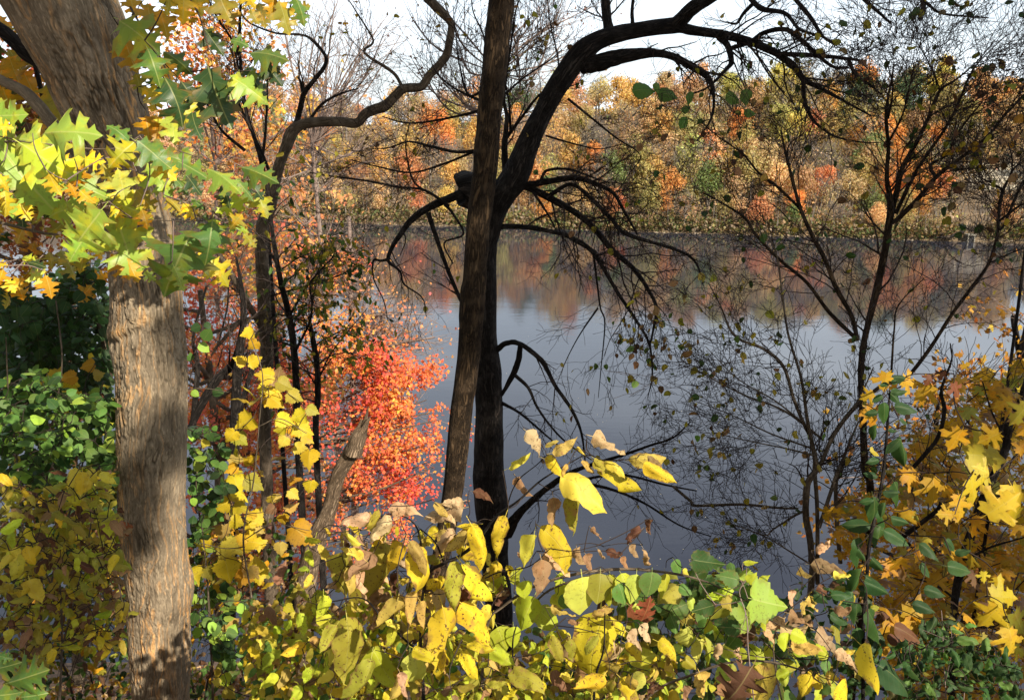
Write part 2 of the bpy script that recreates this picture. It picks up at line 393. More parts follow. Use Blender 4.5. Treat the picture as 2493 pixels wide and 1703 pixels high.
def lobed(half, droop=.5, fold=.2, wave=.05, seed=0, irr=.03, nm=6):
    r = np.random.default_rng(seed); V, F, U = [], [], []
    mid = [(0, y) for y in np.linspace(half[0][1], half[-1][1], nm)]
    for sgn in (1, -1):
        h = [(sgn * x * (1 + r.uniform(-irr, irr) * 3), y + r.uniform(-irr, irr)) for x, y in half[1:-1]]
        poly = [mid[0]] + h + [mid[-1]] + mid[-2:0:-1]
        tri = tessellate_polygon([[Vector((x, y, 0)) for x, y in poly]])
        b = len(V); V += poly
        for t in tri:
            a, c, d = poly[t[0]], poly[t[1]], poly[t[2]]
            ar = (c[0] - a[0]) * (d[1] - a[1]) - (c[1] - a[1]) * (d[0] - a[0])
            F.append([b + q for q in (t if ar > 0 else (t[0], t[2], t[1]))])
    V = np.array(V, float)
    return bend(V, droop, fold, wave, seed), np.array(F), V.copy(), np.clip(np.abs(V[:, 0]) * 30, 0, 1)
def petiole(L, ln=.18, w=.007):
    v, f, u, al = L; n = len(v)
    pv = np.array([(-w, -ln, -.02), (w, -ln, -.02), (w, .02, .004), (-w, .02, .004)])
    return np.vstack((v, pv)), f, np.vstack((u, np.zeros((4, 2)))), np.array([[n, n + 1, n + 2, n + 3]]), np.concatenate((al, np.zeros(4)))
SH = {}
def reg(kind, Ls): SH[kind] = [petiole(L) for L in Ls]
reg('ovate', [ovate(.49, droop=d, fold=f, wave=w, seed=i, twist=t, tip=1.5, crumple=c) for i, (d, f, w, t, c) in enumerate([(.7, .4, .14, .3, .22), (1.3, .5, .18, .6, .28), (.4, .7, .18, -.7, .22), (1.7, .3, .16, .4, .32), (1.0, .85, .14, 1.0, .2), (.9, .2, .26, -1.0, .38), (2.1, .5, .14, -.4, .3)])])
reg('broad', [ovate(.74, droop=d, fold=f, wave=w, seed=10 + i, tip=.9, twist=t) for i, (d, f, w, t) in enumerate([(.5, .25, .08, .1), (1.1, .45, .1, .4), (.6, .65, .12, -.4), (.3, .35, .15, .7)])])
reg('round', [ovate(.82, rows=6, serr=.0, tip=1, droop=d, fold=f, wave=.04, seed=20 + i) for i, (d, f) in enumerate([(.2, .15), (.7, .35), (.4, .05)])])
reg('dry', [ovate(.58, serr=.08, droop=d, fold=f, wave=.12, seed=30 + i, twist=t, crumple=c) for i, (d, f, t, c) in enumerate([(1.0, .5, .5, .5), (1.5, .3, -.8, .6), (.6, .8, .9, .7), (-.9, .6, .4, .6), (.7, .2, 1.3, .4)])])
reg('oak', [lobed(OAK, d, f, w, 40 + i) for i, (d, f, w) in enumerate([(.5, .25, .12), (1.1, .4, .14), (-.4, .3, .12), (.8, .6, .1), (.3, .15, .2), (1.4, .5, .16)])])
reg('maple', [lobed(MAPLE, d, f, w, 50 + i) for i, (d, f, w) in enumerate([(.5, .15, .06), (1.0, .3, .08), (.2, .3, .06)])])
reg('grape', [lobed(GRAPE, d, f, w, 60 + i) for i, (d, f, w) in enumerate([(.4, .15, .08), (.9, .35, .1), (-.3, .25, .1)])])
reg('star', [lobed(STAR, d, f, .05, 70 + i, nm=2) for i, (d, f) in enumerate([(.5, .3), (-.4, .2)])])
LM = {}
def leaf_mesh(kind, var, mat):
    k = (kind, var, mat)
    if k not in LM:
        v, f, u, pf, al = SH[kind][var]; mb = MB(); mb.add(v, [f, pf], u, np.column_stack((np.ones((len(v), 3)), al))); LM[k] = mb.mesh('leaf_' + kind, M[mat])
    return LM[k]
def orient(d, nrm):
    y = nz(d); z = nz(nrm - y * y.dot(nrm)); x = np.cross(y, z); return np.column_stack((x, y, z))
def leaf_obj(parent, kind, mat, base, d, nrm, size, col, wid=1.0, name='leaf', var=None):
    var = rnd.randrange(len(SH[kind])) if var is None else var
    o = bpy.data.objects.new(name, leaf_mesh(kind, var, mat)); COL.objects.link(o); o.parent = parent
    R = orient(d, nrm); m = Matrix.Identity(4)
    for i in range(3):
        m[i][0] = R[i, 0] * size * wid; m[i][1] = R[i, 1] * size; m[i][2] = R[i, 2] * size
        m[i][3] = base[i] - parent.location[i]
    o.matrix_local = m; o.color = (*[max(0.002, min(1, q)) for q in col], 1); return o
def leaf_mass(mb, kind, bases, dirs, nrms, sizes, cols, petiole_=False):
    """many small leaves joined in one mesh"""
    v, f, u, pf, al = SH[kind][0]
    if not petiole_: v, u = v[:-4], u[:-4]
    n, k = len(bases), len(v)
    y = dirs / (np.linalg.norm(dirs, axis=1)[:, None] + 1e-9); z = nrms - y * (y * nrms).sum(1)[:, None]; z /= np.linalg.norm(z, axis=1)[:, None] + 1e-9; x = np.cross(y, z)
    P = (v[None, :, 0, None] * x[:, None] + v[None, :, 1, None] * y[:, None] + v[None, :, 2, None] * z[:, None]) * np.asarray(sizes)[:, None, None] + bases[:, None]
    F = (f[None] + (np.arange(n) * k)[:, None, None]).reshape(-1, f.shape[1])
    mb.add(P.reshape(-1, 3), F, np.tile(u, (n, 1)), np.repeat(cols, k, 0))

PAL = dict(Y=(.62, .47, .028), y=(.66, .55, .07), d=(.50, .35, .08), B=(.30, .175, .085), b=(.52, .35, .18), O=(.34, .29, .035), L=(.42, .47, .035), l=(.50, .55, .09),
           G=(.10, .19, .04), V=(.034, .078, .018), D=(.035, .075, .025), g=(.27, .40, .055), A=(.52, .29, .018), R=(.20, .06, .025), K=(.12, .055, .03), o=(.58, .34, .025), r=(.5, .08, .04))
def jit(c, a=.16):
    k = 1 + rnd.uniform(-a, a); return tuple(q * k * (1 + rnd.uniform(-a * .5, a * .5)) for q in c)
def to_cam(p): return nz(CAM - p)
def hero(parent, k, bx, by, tx, ty, col, d, kind='ovate', mat=None, wid=1.0, bases=None, roll=None, face=.6, dj=.25):
    """a leaf traced by its base and tip in the photograph, put at its own distance d"""
    b = cat(k, bx, by, d); t0 = cat(k, tx, ty, d); L = np.linalg.norm(t0 - b)
    t = cat(k, tx, ty, d - rnd.uniform(-dj, dj) * L)
    n = to_cam(b) * face + SUN * .95 + rdir() * .26
    dd = t - b; y = nz(dd); n = nz(n - y * y.dot(n)); Ld = np.linalg.norm(dd)
    var = rnd.randrange(len(SH[kind])); v_ = SH[kind][var][0][:-4]; tipv = v_[int(np.argmax(SH[kind][var][2][:-4, 1]))]
    c_ = math.hypot(tipv[1], tipv[2]); ca, sa = tipv[1] / c_, tipv[2] / c_
    if roll: n = n * math.cos(roll) + np.cross(y, n) * math.sin(roll)
    if mat is None: mat = {'ovate': 'spotted' if col in 'YOd' else 'leaf', 'dry': 'dry', 'oak': 'oakleaf', 'maple': 'maple', 'grape': 'leaf', 'broad': 'leaf', 'round': 'glossy'}[kind]
    o = leaf_obj(parent, kind, mat, b, y * ca - n * sa, y * sa + n * ca, Ld / c_, jit(PAL[col]), wid * (.6 + .4 * c_), var=var)
    if bases is not None: bases.append(b - y * L * .2)
    return o
def scatter_leaves(parent, n, region, dr, size, cols, kind, mat, bases=None, down=.5, up=.6, sizej=.35, flt=None, mass_extra=0, mass_name='foliage', mat_mass=None, cl=0.0):
    """n leaves of their own (and mass_extra in one part) inside the polygon 'region' of photo pixels, between the distances dr"""
    rx = [q[0] for q in region]; ry = [q[1] for q in region]; cnt = 0; out = []
    def inside(x, y):
        c = False; j = len(region) - 1
        for i in range(len(region)):
            if (ry[i] > y) != (ry[j] > y) and x < (rx[j] - rx[i]) * (y - ry[i]) / (ry[j] - ry[i]) + rx[i]: c = not c
            j = i
        return c
    cen = []
    tries = 0
    while len(out) < n + mass_extra and tries < 60000:
        tries += 1
        if cl and cen and rnd.random() < cl:
            q = rnd.choice(cen); x, y, d = q[0] + rnd.gauss(0, 22), q[1] + rnd.gauss(0, 18), q[2] + rnd.gauss(0, .08)
        else:
            x, y, d = rnd.uniform(min(rx), max(rx)), rnd.uniform(min(ry), max(ry)), rnd.uniform(*dr)
            if inside(x, y): cen.append((x, y, d)); cen = cen[-40:]
        if not inside(x, y): continue
        if flt and not flt(x, y): continue
        out.append((x, y, d))
    out.sort(key=lambda q: q[2])
    B, Dn, Nn, S, C = [], [], [], [], []
    for i, (x, y, d) in enumerate(out):
        p = at(x, y, d); s = size * (1 + rnd.uniform(-sizej, sizej))
        dd = rdir() + np.array((0, 0, -down)); dd = nz(dd); nn = rdir() * .55 + np.array((0, 0, up)) + SUN * .45 + to_cam(p) * .25
        c = jit(PAL[rnd.choice(cols)], .22)
        if i < n: leaf_obj(parent, kind, mat, p, dd, nn, s, c, 1.0)
        else: B.append(p); Dn.append(dd); Nn.append(nn); S.append(s); C.append(c)
        if bases is not None: bases.append(p - dd * s * .2)
    if B:
        mb = MB(); leaf_mass(mb, kind, np.array(B), np.array(Dn), np.array(Nn), S, np.array(C)); mb.build(mass_name, M[mat_mass or mat], parent, 'stuff')

# ------------------------------------------------------------------ the setting: river, near slope, far bank
def shore_y(x): return 176 - .26 * np.clip(x, -160, 200)
def far_z(x, y):
    s = y - shore_y(x) + (fbm(np.stack((x * .06, y * .06, x * 0), -1), 2, 3) - .5) * 5
    top = 17.0 + 6.5 * np.clip((x + 20) / 75, 0, 1) + (fbm(np.stack((x * .03, y * .03, x * 0 + 4), -1), 3, 9) - .5) * 5
    t = np.clip(s / (52 + .36 * np.clip(x + 26, -20, 130)), 0, 1); z = top * (t * t * (3 - 2 * t) * .5 + t * .5)
    return np.where(s < 0, np.maximum(s * .25, -2.0), z + np.clip(s, 0, 2) * .35)
def near_z(x, y):
    w = np.clip((x + 2.6) / 2.4, 0, 1); w = w * w * (3 - 2 * w)
    k = .64 + (.96 - .64) * w
    z = 18.35 - np.maximum(y - 1.2, 0) * k
    z = z + (fbm(np.stack((x * .5, y * .5, x * 0), -1), 3, 21) - .5) * .5 * np.clip((y - 1.5) / 3, .1, 1)
    return np.maximum(z, -2.5)
def sheet(name, xs, ys, fn, mat):
    X, Y = np.meshgrid(xs, ys); Z = fn(X, Y); idx = np.arange(X.size).reshape(X.shape)
    F = np.stack((idx[:-1, :-1], idx[:-1, 1:], idx[1:, 1:], idx[1:, :-1]), -1).reshape(-1, 4)
    mb = MB(); mb.add(np.stack((X, Y, Z), -1).reshape(-1, 3), F, np.stack((X, Y), -1).reshape(-1, 2)); return mb.build(name, mat, None, 'structure')
sheet('river_water', np.linspace(-700, 700, 3), np.linspace(-60, 420, 3), lambda x, y: x * 0, M['water'])
sheet('near_bank_slope', np.concatenate((np.linspace(-90, -12, 24), np.linspace(-11, 11, 68), np.linspace(12, 90, 24))), np.concatenate((np.linspace(-60, -2, 12), np.linspace(-1, 36, 110))), near_z, M['soil'])
sheet('far_bank_hillside', np.concatenate((np.linspace(-700, -150, 12), np.linspace(-140, 190, 120), np.linspace(205, 700, 12))), np.concatenate((np.linspace(100, 290, 120), np.linspace(300, 1500, 16))), far_z, M['farsoil'])

# ---- far trees: shared meshes, one object per tree
def far_crown(seed, r=4.0, h=9.0, n=620, cs=.62, blobs=9, sparse=1.0, conic=False):
    g = np.random.default_rng(seed); mb = MB()
    C = []
    for i in range(blobs):
        a, t = g.uniform(0, 6.28), g.uniform(.05, .95)
        rr = r * .62 * math.sin(math.pi * min(1, .18 + .8 * t)) * math.sqrt(g.uniform(.15, 1))
        C.append((rr * math.cos(a), rr * math.sin(a), h * .28 + h * .62 * t, r * g.uniform(.30, .5)))
    C = np.array(C); k = g.integers(0, len(C), n); d = g.normal(size=(n, 3)); d /= np.linalg.norm(d, axis=1)[:, None]
    rad = C[k, 3] * g.uniform(.55, 1.08, n)
    if conic:
        t = g.uniform(0, 1, n) ** .8; a = g.uniform(0, 6.28, n); lay = np.floor(t * 9) / 9 + g.uniform(0, .05, n)
        rr = r * (1.05 - lay) * g.uniform(.25, 1, n)
        P = np.column_stack((rr * np.cos(a), rr * np.sin(a), h * (.18 + .8 * lay) + rr * -.08)); nrm = np.column_stack((np.cos(a) * .6, np.sin(a) * .6, np.ones(n))) + g.normal(size=(n, 3)) * .4
    else:
        P = C[k, :3] + d * rad[:, None] * np.array((1, 1, .85)); nrm = d + g.normal(size=(n, 3)) * .4 + np.array((0, -.15, .35))
    b = .86 + .30 * g.uniform(size=len(C))[k] + g.normal(size=n) * .09
    col = np.clip(b[:, None] * (1 + g.normal(size=(n, 3)) * np.array((.04, .07, .06))), .25, 1.8)
    dirs = g.normal(size=(n, 3))
    leaf_mass(mb, 'star', P, dirs, nrm, cs * g.uniform(.6, 1.35, n), col)
    return mb
def far_trunk(seed, r=4.0, h=9.0, limbs=8, twigs=0, lean=.3):
    g = np.random.default_rng(seed); mb = MB(); tip = np.array((g.uniform(-lean, lean) * 2, g.uniform(-lean, lean) * 2, h * .92))
    tube(mb, [(0, 0, -1.0), tip * .33 + np.array((g.uniform(-.2, .2), 0, 0)), tip * .7, tip], (.26, .2, .11, .03), 6, 2)
    for i in range(limbs):
        t = g.uniform(.22, .85); p = tip * t; a = g.uniform(0, 6.28); L = r * g.uniform(.55, 1.0) * (1.1 - t * .55); e = p + np.array((math.cos(a) * L, math.sin(a) * L, L * g.uniform(.5, 1.1)))
        m = (p + e) / 2 + np.array((0, 0, -.2)); tube(mb, [p, m, e], (.10, .06, .02), 4, 2)
        for j in range(twigs):
            q = m + (e - m) * g.uniform(0, 1); f = q + g.normal(size=3) * r * .26 + np.array((0, 0, r * .24)); tube(mb, [q, (q + f) / 2 + g.normal(size=3) * .15, f], (.04, .028, .012), 3, 1)
            for j2 in range(3):
                q2 = q + (f - q) * g.uniform(.3, 1); f2 = q2 + g.normal(size=3) * r * .15 + np.array((0, 0, r * .12)); tube(mb, [q2, f2], (.022, .01), 3, 1)
    return mb
FM = {}
def fmesh():
    for i in range(6): FM['full', i] = (far_crown(100 + i, cs=.34, n=2100, blobs=13 + i).mesh('crown', M['mass']), far_trunk(200 + i).mesh('trunk', M['fartrunk']))
    for i in range(4): FM['thin', i] = (far_crown(120 + i, n=650, cs=.34, blobs=16, r=4.2).mesh('crown', M['mass']), far_trunk(220 + i, limbs=11, twigs=7).mesh('trunk', M['fartrunk']))
    for i in range(3): FM['bare', i] = (far_crown(140 + i, n=260, cs=.28, blobs=14, r=4.2).mesh('crown', M['mass']), far_trunk(240 + i, limbs=13, twigs=12).mesh('trunk', M['fartrunk']))
    for i in range(2): FM['pine', i] = (far_crown(160 + i, n=1300, cs=.42, conic=True, r=3.3, h=11).mesh('crown', M['mass']), far_trunk(260 + i, h=11, limbs=3, lean=.1).mesh('trunk', M['fartrunk']))
fmesh()
FC = dict(orange=(.72, .34, .11), gold=(.68, .46, .15), yellow=(.74, .61, .16), red=(.68, .28, .14), olive=(.46, .38, .15), tan=(.58, .41, .22), brown=(.52, .33, .17),
          green=(.22, .28, .10), dark=(.11, .16, .08), lime=(.50, .49, .16), russet=(.60, .30, .14), grey=(.54, .40, .27), peach=(.78, .50, .25))
ACC = [('B', 100, 600, 30, 'pine'), ('B', 480, 560, 26, 'lime'), ('B', 880, 800, 30, 'red'), ('B', 620, 880, 30, 'orange'), ('B', 1240, 760, 30, 'orange'), ('B', 400, 1080, 30, 'russet'), ('B', 450, 1220, 20, 'gold'),
       ('B', 540, 1340, 28, 'red'), ('B', 720, 1300, 22, 'gold'), ('B', 2000, 640, 40, 'gold'), ('B', 1990, 570, 26, 'orange'), ('B', 2110, 880, 38, 'gold'), ('B', 1780, 740, 25, 'russet'), ('B', 1880, 1300, 26, 'red'), ('B', 1360, 1370, 26, 'orange'),
       ('B', 1560, 850, 24, 'russet'), ('B', 300, 1380, 26, 'lime'), ('B', 1200, 640, 22, 'dark'), ('B', 1540, 1180, 22, 'red'), ('B', 60, 1000, 30, 'red'), ('B', 330, 1150, 28, 'gold'), ('B', 1190, 1460, 30, 'green'),
       ('C', 130, 640, 42, 'brown'), ('C', 330, 580, 46, 'lime'), ('C', 650, 520, 50, 'yellow'), ('C', 100, 510, 30, 'dark'), ('C', 940, 520, 35, 'brown'), ('C', 1250, 480, 44, 'orange'), ('C', 1430, 450, 46, 'brown'), ('C', 1200, 600, 46, 'dark'),
       ('C', 1560, 640, 30, 'dark'), ('C', 1700, 470, 46, 'peach'), ('C', 1690, 560, 36, 'yellow'), ('C', 1540, 700, 46, 'gold'), ('C', 1900, 590, 36, 'russet'), ('C', 950, 850, 24, 'red'), ('C', 780, 880, 30, 'yellow'), ('C', 1290, 830, 25, 'orange'), ('C', 1000, 780, 40, 'tan'),
       ('C', 1230, 720, 40, 'olive'), ('C', 1800, 950, 40, 'orange'), ('C', 1950, 940, 26, 'dark'), ('C', 1150, 1120, 22, 'orange'), ('C', 1040, 1230, 28, 'red'), ('C', 1540, 1270, 46, 'orange'), ('C', 1780, 1240, 20, 'red'), ('C', 1780, 1350, 28, 'gold'), ('C', 2050, 1280, 18, 'orange'),
       ('C', 2130, 1040, 35, 'lime'), ('C', 2100, 700, 60, 'peach'), ('C', 1850, 800, 50, 'olive'), ('C', 2200, 850, 50, 'tan'), ('C', 750, 1270, 24, 'lime'), ('C', 290, 1030, 42, 'gold'), ('C', 430, 860, 30, 'orange'), ('C', 640, 700, 40, 'olive'), ('C', 2250, 620, 40, 'peach'),
       ('C', 700, 1180, 30, 'peach'), ('C', 560, 1420, 24, 'russet'), ('C', 640, 1480, 34, 'green'), ('C', 1350, 1050, 26, 'green'), ('B', 1700, 1000, 40, 'grey'), ('B', 700, 1050, 40, 'grey'), ('C', 900, 1150, 36, 'grey')]
ZN = ('at the far waterline', 'low on the far slope', 'high on the far slope', 'on the far skyline')
CN = [(760, 'left of the crooked limb'), (1010, 'under the crooked limb'), (1235, 'behind the twin trunks'), (1480, 'right of the twin trunks'), (1720, 'behind the arching limb tips'), (1980, 'left of the bare shrub'), (2230, 'behind the bare shrub'), (9999, 'at the right edge')]
NUMW = ['', 'first', 'second', 'third', 'fourth', 'fifth', 'sixth', 'seventh', 'eighth', 'ninth', 'tenth', 'eleventh', 'twelfth', 'thirteenth', 'fourteenth', 'fifteenth']
def far_forest():
    T = []; g = random.Random(3)
    s = 2.2; row = 0
    while s < 112:
        x = -100 + (row % 2) * 3.2
        while x < 128:
            if s > 64 + .36 * (x + 26): x += 8; continue
            xx, ss = x + g.uniform(-2, 2), s + g.uniform(-2, 2)
            yy = float(shore_y(np.array(xx))) + max(1.2, ss); zz = float(far_z(np.array(xx), np.array(yy)))
            sc = g.uniform(.85, 1.25) * (1.0 if s > 8 else .68) * (1.12 if s > 26 else 1)
            px, py = proj(np.array((xx, yy, zz + 5.5 * sc)))
            x += 6.6 * (1 if s < 26 else 1.25) * (1 if xx > -35 else 1.25)
            if not (150 < px < 2560): continue
            if 2335 < px < 2500 and 375 < py < 470: continue          # the cliff stays open
            if 2300 < px < 2430 and 475 < py < 600: continue          # so does the outfall
            T.append([xx, yy, zz, sc, float(px), float(py), ss])
        s += 5.4 if s < 26 else 8.2; row += 1
    rows = {}
    for t in T:
        c = None; best = 1e9
        for k, cx, cy, r, col in ACC:
            qx, qy = cp(k, cx, cy); dd = math.hypot(t[4] - qx, t[5] - qy)
            if dd < r and dd < best: best, c = dd, col
        if c is None:
            u = g.random()
            low = t[6] < 16
            tab = [('grey', .10), ('tan', .28), ('olive', .15), ('brown', .14), ('gold', .06), ('green', .10), ('peach', .05), ('orange', .05), ('russet', .05)] if low else [('olive', .25), ('tan', .25), ('brown', .13), ('grey', .03), ('gold', .09), ('lime', .05), ('green', .06), ('peach', .04), ('orange', .06), ('russet', .04)]
            for c, w in tab:
                u -= w
                if u < 0: break
        kind = 'pine' if c == 'pine' else ('bare' if c == 'grey' else ('thin' if c in ('tan', 'brown', 'olive') and g.random() < .34 else 'full'))
        z = 0 if t[6] < 7 else 1 if t[6] < 22 else 2 if t[6] < 46 + .25 * max(0, t[0]) else 3
        cn = [n for lim, n in CN if t[4] < lim][0]
        rows.setdefault((c, kind, z, cn), []).append(t)
    nm = dict(full='broadleaf_tree', thin='sparse_tree', bare='bare_tree', pine='pine_tree')
    wd = dict(full='', thin='thin ', bare='bare ', pine='')
    cw = dict(pine='green pine', grey='grey tree', lime='yellow-green tree', dark='dark-green tree', peach='peach tree', olive='olive tree', tan='tan tree', brown='brownish tree', gold='golden tree', orange='bright orange tree', red='red tree', yellow='yellow tree', russet='russet tree', green='green tree')
    tot = 0
    for (c, kind, z, cn), L in rows.items():
        L.sort(key=lambda t: t[4])
        for i, t in enumerate(L):
            lab = f'{wd[kind]}{cw[c]} {ZN[z]} {cn}'
            if len(L) == 2: lab += ', ' + ('left' if i == 0 else 'right') + ' of two'
            elif len(L) > 2: lab += f', {NUMW[i + 1]} from left'
            e = thing(nm[kind], lab, 'tree', (t[0], t[1], t[2]), 'trees on the far bank')
            e.scale = (t[3], t[3], t[3] * g.uniform(.92, 1.15)); e.rotation_euler = (0, 0, g.uniform(0, 6.28))
            nv = max(q[1] for q in FM if q[0] == kind) + 1; cm, tm = FM[kind, g.randrange(nv)]
            col = FC['dark' if c == 'pine' else c]
            for nme, me in (('crown', cm), ('trunk', tm)):
                o = bpy.data.objects.new(nme, me); COL.objects.link(o); o.parent = e
                if nme == 'crown': o.color = (*jit(col, .14), 1)
            tot += 1
    print('far trees', tot)
far_forest()

def brush():
    g = np.random.default_rng(8); n = 17000
    x = g.uniform(-80, 125, n); s = g.uniform(.3, 100, n); s[:5600] = g.uniform(-.5, 3.6, 5600); y = shore_y(x) + s; z = np.maximum(far_z(x, y), -.2)
    px, py = proj(np.stack((x, y, z + 1), -1)); k = ~((px > 2330) & (px < 2500) & (py > 370) & (py < 500)) & ~((px > 2335) & (px < 2405) & (py > 500)); x, y, z = x[k], y[k], z[k]; n = len(x)
    cols = np.array([FC[c] for c in ('grey', 'tan', 'olive', 'brown', 'lime', 'gold', 'green', 'peach')])[g.choice(8, n, p=[.27, .18, .19, .10, .07, .03, .13, .03])]
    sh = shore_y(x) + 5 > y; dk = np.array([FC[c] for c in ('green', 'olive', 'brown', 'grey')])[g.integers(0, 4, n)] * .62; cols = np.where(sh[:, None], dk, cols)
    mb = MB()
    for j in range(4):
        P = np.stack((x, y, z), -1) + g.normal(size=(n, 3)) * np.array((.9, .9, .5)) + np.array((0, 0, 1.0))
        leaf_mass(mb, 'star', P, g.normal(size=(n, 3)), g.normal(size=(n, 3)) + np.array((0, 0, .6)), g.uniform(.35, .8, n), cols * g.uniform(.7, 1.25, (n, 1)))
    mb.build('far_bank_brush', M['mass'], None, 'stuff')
    mb = MB(); n = 2600; x = g.uniform(-80, 125, n); s = g.uniform(0, 55, n); y = shore_y(x) + s; z = far_z(x, y); hgt = g.uniform(3, 8, n); dx = g.normal(size=n) * .7; r = g.uniform(.03, .09, n)
    a = np.stack((x, y, z), -1); b = a + np.stack((dx, dx * 0 + g.normal(size=n) * .5, hgt), -1)
    V = np.stack((a + np.array((1, 0, 0)) * r[:, None], a - np.array((.5, .87, 0)) * r[:, None], a + np.array((-.5, .87, 0)) * r[:, None], b), 1).reshape(-1, 3); i = np.arange(n)[:, None] * 4
    F = np.concatenate((i + [0, 1, 3], i + [1, 2, 3], i + [2, 0, 3])); mb.add(V, F); mb.build('far_bank_saplings', M['fartrunk'], None, 'stuff')
    mb = MB(); n = 420; x = g.uniform(-70, 120, n); y = shore_y(x) + g.normal(size=n) * .5 - .3; sz = g.uniform(.1, .38, n)
    z = np.maximum(far_z(x, y), -.05)
    d = np.array([(1, 0, 0), (-1, 0, 0), (0, 1, 0), (0, -1, 0), (0, 0, 1), (0, 0, -1)], float); V = (np.stack((x, y, z), -1)[:, None] + d[None] * sz[:, None, None] * g.uniform(.6, 1.2, (n, 6, 1)) * np.array((1.3, 1, .7))).reshape(-1, 3)
    f = np.array([(0, 2, 4), (2, 1, 4), (1, 3, 4), (3, 0, 4), (2, 0, 5), (1, 2, 5), (3, 1, 5), (0, 3, 5)]); mb.add(V, (f[None] + (np.arange(n) * 6)[:, None, None]).reshape(-1, 3)); mb.build('shoreline_rocks', M['riprap'], None, 'stuff', smooth=False)
brush()

def box(mb, c, s, rz=0, jitr=0):
    v = np.array([(i, j, k) for i in (-.5, .5) for j in (-.5, .5) for k in (-.5, .5)]) * np.array(s)
    if jitr: v = v + npr.normal(size=v.shape) * jitr
    a = np.array(((math.cos(rz), -math.sin(rz), 0), (math.sin(rz), math.cos(rz), 0), (0, 0, 1))); v = v @ a.T + np.array(c)
    mb.add(v, np.array([(0, 1, 3, 2), (4, 6, 7, 5), (0, 4, 5, 1), (2, 3, 7, 6), (0, 2, 6, 4), (1, 5, 7, 3)]))
def far_built():
    ang = -math.atan(.26)
    # limestone outcrop
    def hit(px, py):
        for d in np.arange(150, 240, .25):
            p = at(px, py, d)
            if p[2] <= far_z(p[0:1], p[1:2])[0]: return p
        return p
    c0 = hit(2420, 440)
    e = thing('limestone_cliff', 'pale sunlit limestone ledges breaking through the wooded far slope', 'cliff', c0)
    for i, (px, py, w, h) in enumerate([(2372, 405, 60, 14), (2392, 422, 90, 16), (2420, 440, 110, 18), (2455, 425, 90, 15), (2470, 408, 70, 14), (2440, 458, 100, 12), (2395, 455, 60, 14)]):
        p = hit(px, py); s = p[1] / FPX; mb = MB()
        n = 5
        for j in range(n):
            box(mb, p + np.array(((j - n / 2 + .5) * w * s / n, -.3 + npr.normal() * .35 - .26 * (j - n / 2) * w * s / n, npr.normal() * .15)), (w * s / n * 1.1, 2.2, h * s * npr.uniform(.75, 1.2)), ang + npr.normal() * .2, .12)
        mb.build('rock_ledge', M['stone'], e, smooth=False)
    # outfall portal at the waterline
    y0 = 152.6; p = at(2375, 574, y0); 
    x0 = p[0]; y0 = float(shore_y(np.array(x0))) - .6
    e = thing('storm_drain_outfall', 'concrete drain portal with a black plate as its shaded square opening at the far waterline', 'drain outlet', (x0, y0, 0))
    for sx in (-1, 1): mb = MB(); box(mb, (x0 + sx * .56, y0, .35), (.22, 1.6, 1.5)); mb.build('side_wall', M['concrete'], e, smooth=False)
    mb = MB(); box(mb, (x0, y0 - .05, 1.22), (1.42, 1.7, .24)); mb.build('lintel', M['concrete'], e, smooth=False)
    mb = MB(); box(mb, (x0, y0 - .6, .32), (.9, .2, 1.5)); mb.build('opening_shade_plate', M['dark'], e, smooth=False)  # near-black plate near the front stands in for the shade inside the portal
    # dead log by the outfall
    mb = MB(); tube(mb, [(x0 - 5.6, y0 + .4, .7), (x0 - 3.5, y0 - .3, .9), (x0 - 1.5, y0 - .6, 1.9)], (.12, .3, .35), 7, 3, .3, 4, True)
    o = mb.build('driftwood_log', M['darkbark']); o['label'] = 'dark driftwood log stranded left of the concrete drain outlet'; o['category'] = 'log'
    # guardrail on the bluff road
    pa, pb = hit(2290, 322), hit(2384, 318)
    e = thing('guardrail', 'white guardrail along the road near the far bluff top at right', 'guardrail', (pa + pb) / 2)
    d = pb - pa; n = 7
    mb = MB(); a = pa + np.array((0, -1.2, 1.25)); b = pb + np.array((0, -1.2, 1.25)); tube(mb, [a, (a + b) / 2, b], (.22, .22, .22), 6, 1, cap=True); mb.build('rail', M['whitepaint'], e)
    for i in range(n):
        q = pa + d * i / (n - 1) + np.array((0, -1.0, 0)); mb = MB(); box(mb, q + np.array((0, 0, .3)), (.2, .16, 2.2)); mb.build('post', M['whitepaint'], e, smooth=False)
far_built()

def flecks():
    g = np.random.default_rng(31); n = 340; x, y = g.uniform(-4, 30, n), g.uniform(26, 95, n)
    mb = MB(); leaf_mass(mb, 'star', np.stack((x, y, x * 0 + .012), -1), np.stack((g.normal(size=n), g.normal(size=n), x * 0), -1), np.tile((0, 0, 1.), (n, 1)), g.uniform(.05, .13, n), np.array((.62, .56, .42)) * g.uniform(.7, 1.3, (n, 1)))
    mb.build('floating_leaves', M['mass'], None, 'stuff')
    n = 5200; x, y = g.uniform(-9, 4, n), g.uniform(1.6, 22, n); z = near_z(x, y); cols = np.array([PAL[c] for c in 'BKRbAOd'])[g.integers(0, 7, n)] * g.uniform(.6, 1.2, (n, 1))
    mb = MB(); leaf_mass(mb, 'star', np.stack((x, y, z + .03), -1), g.normal(size=(n, 3)) * np.array((1, 1, .2)), g.normal(size=(n, 3)) * .3 + np.array((0, -.5, 1)), g.uniform(.06, .13, n), cols); mb.build('leaf_litter', M['mass'], None, 'stuff')
flecks()

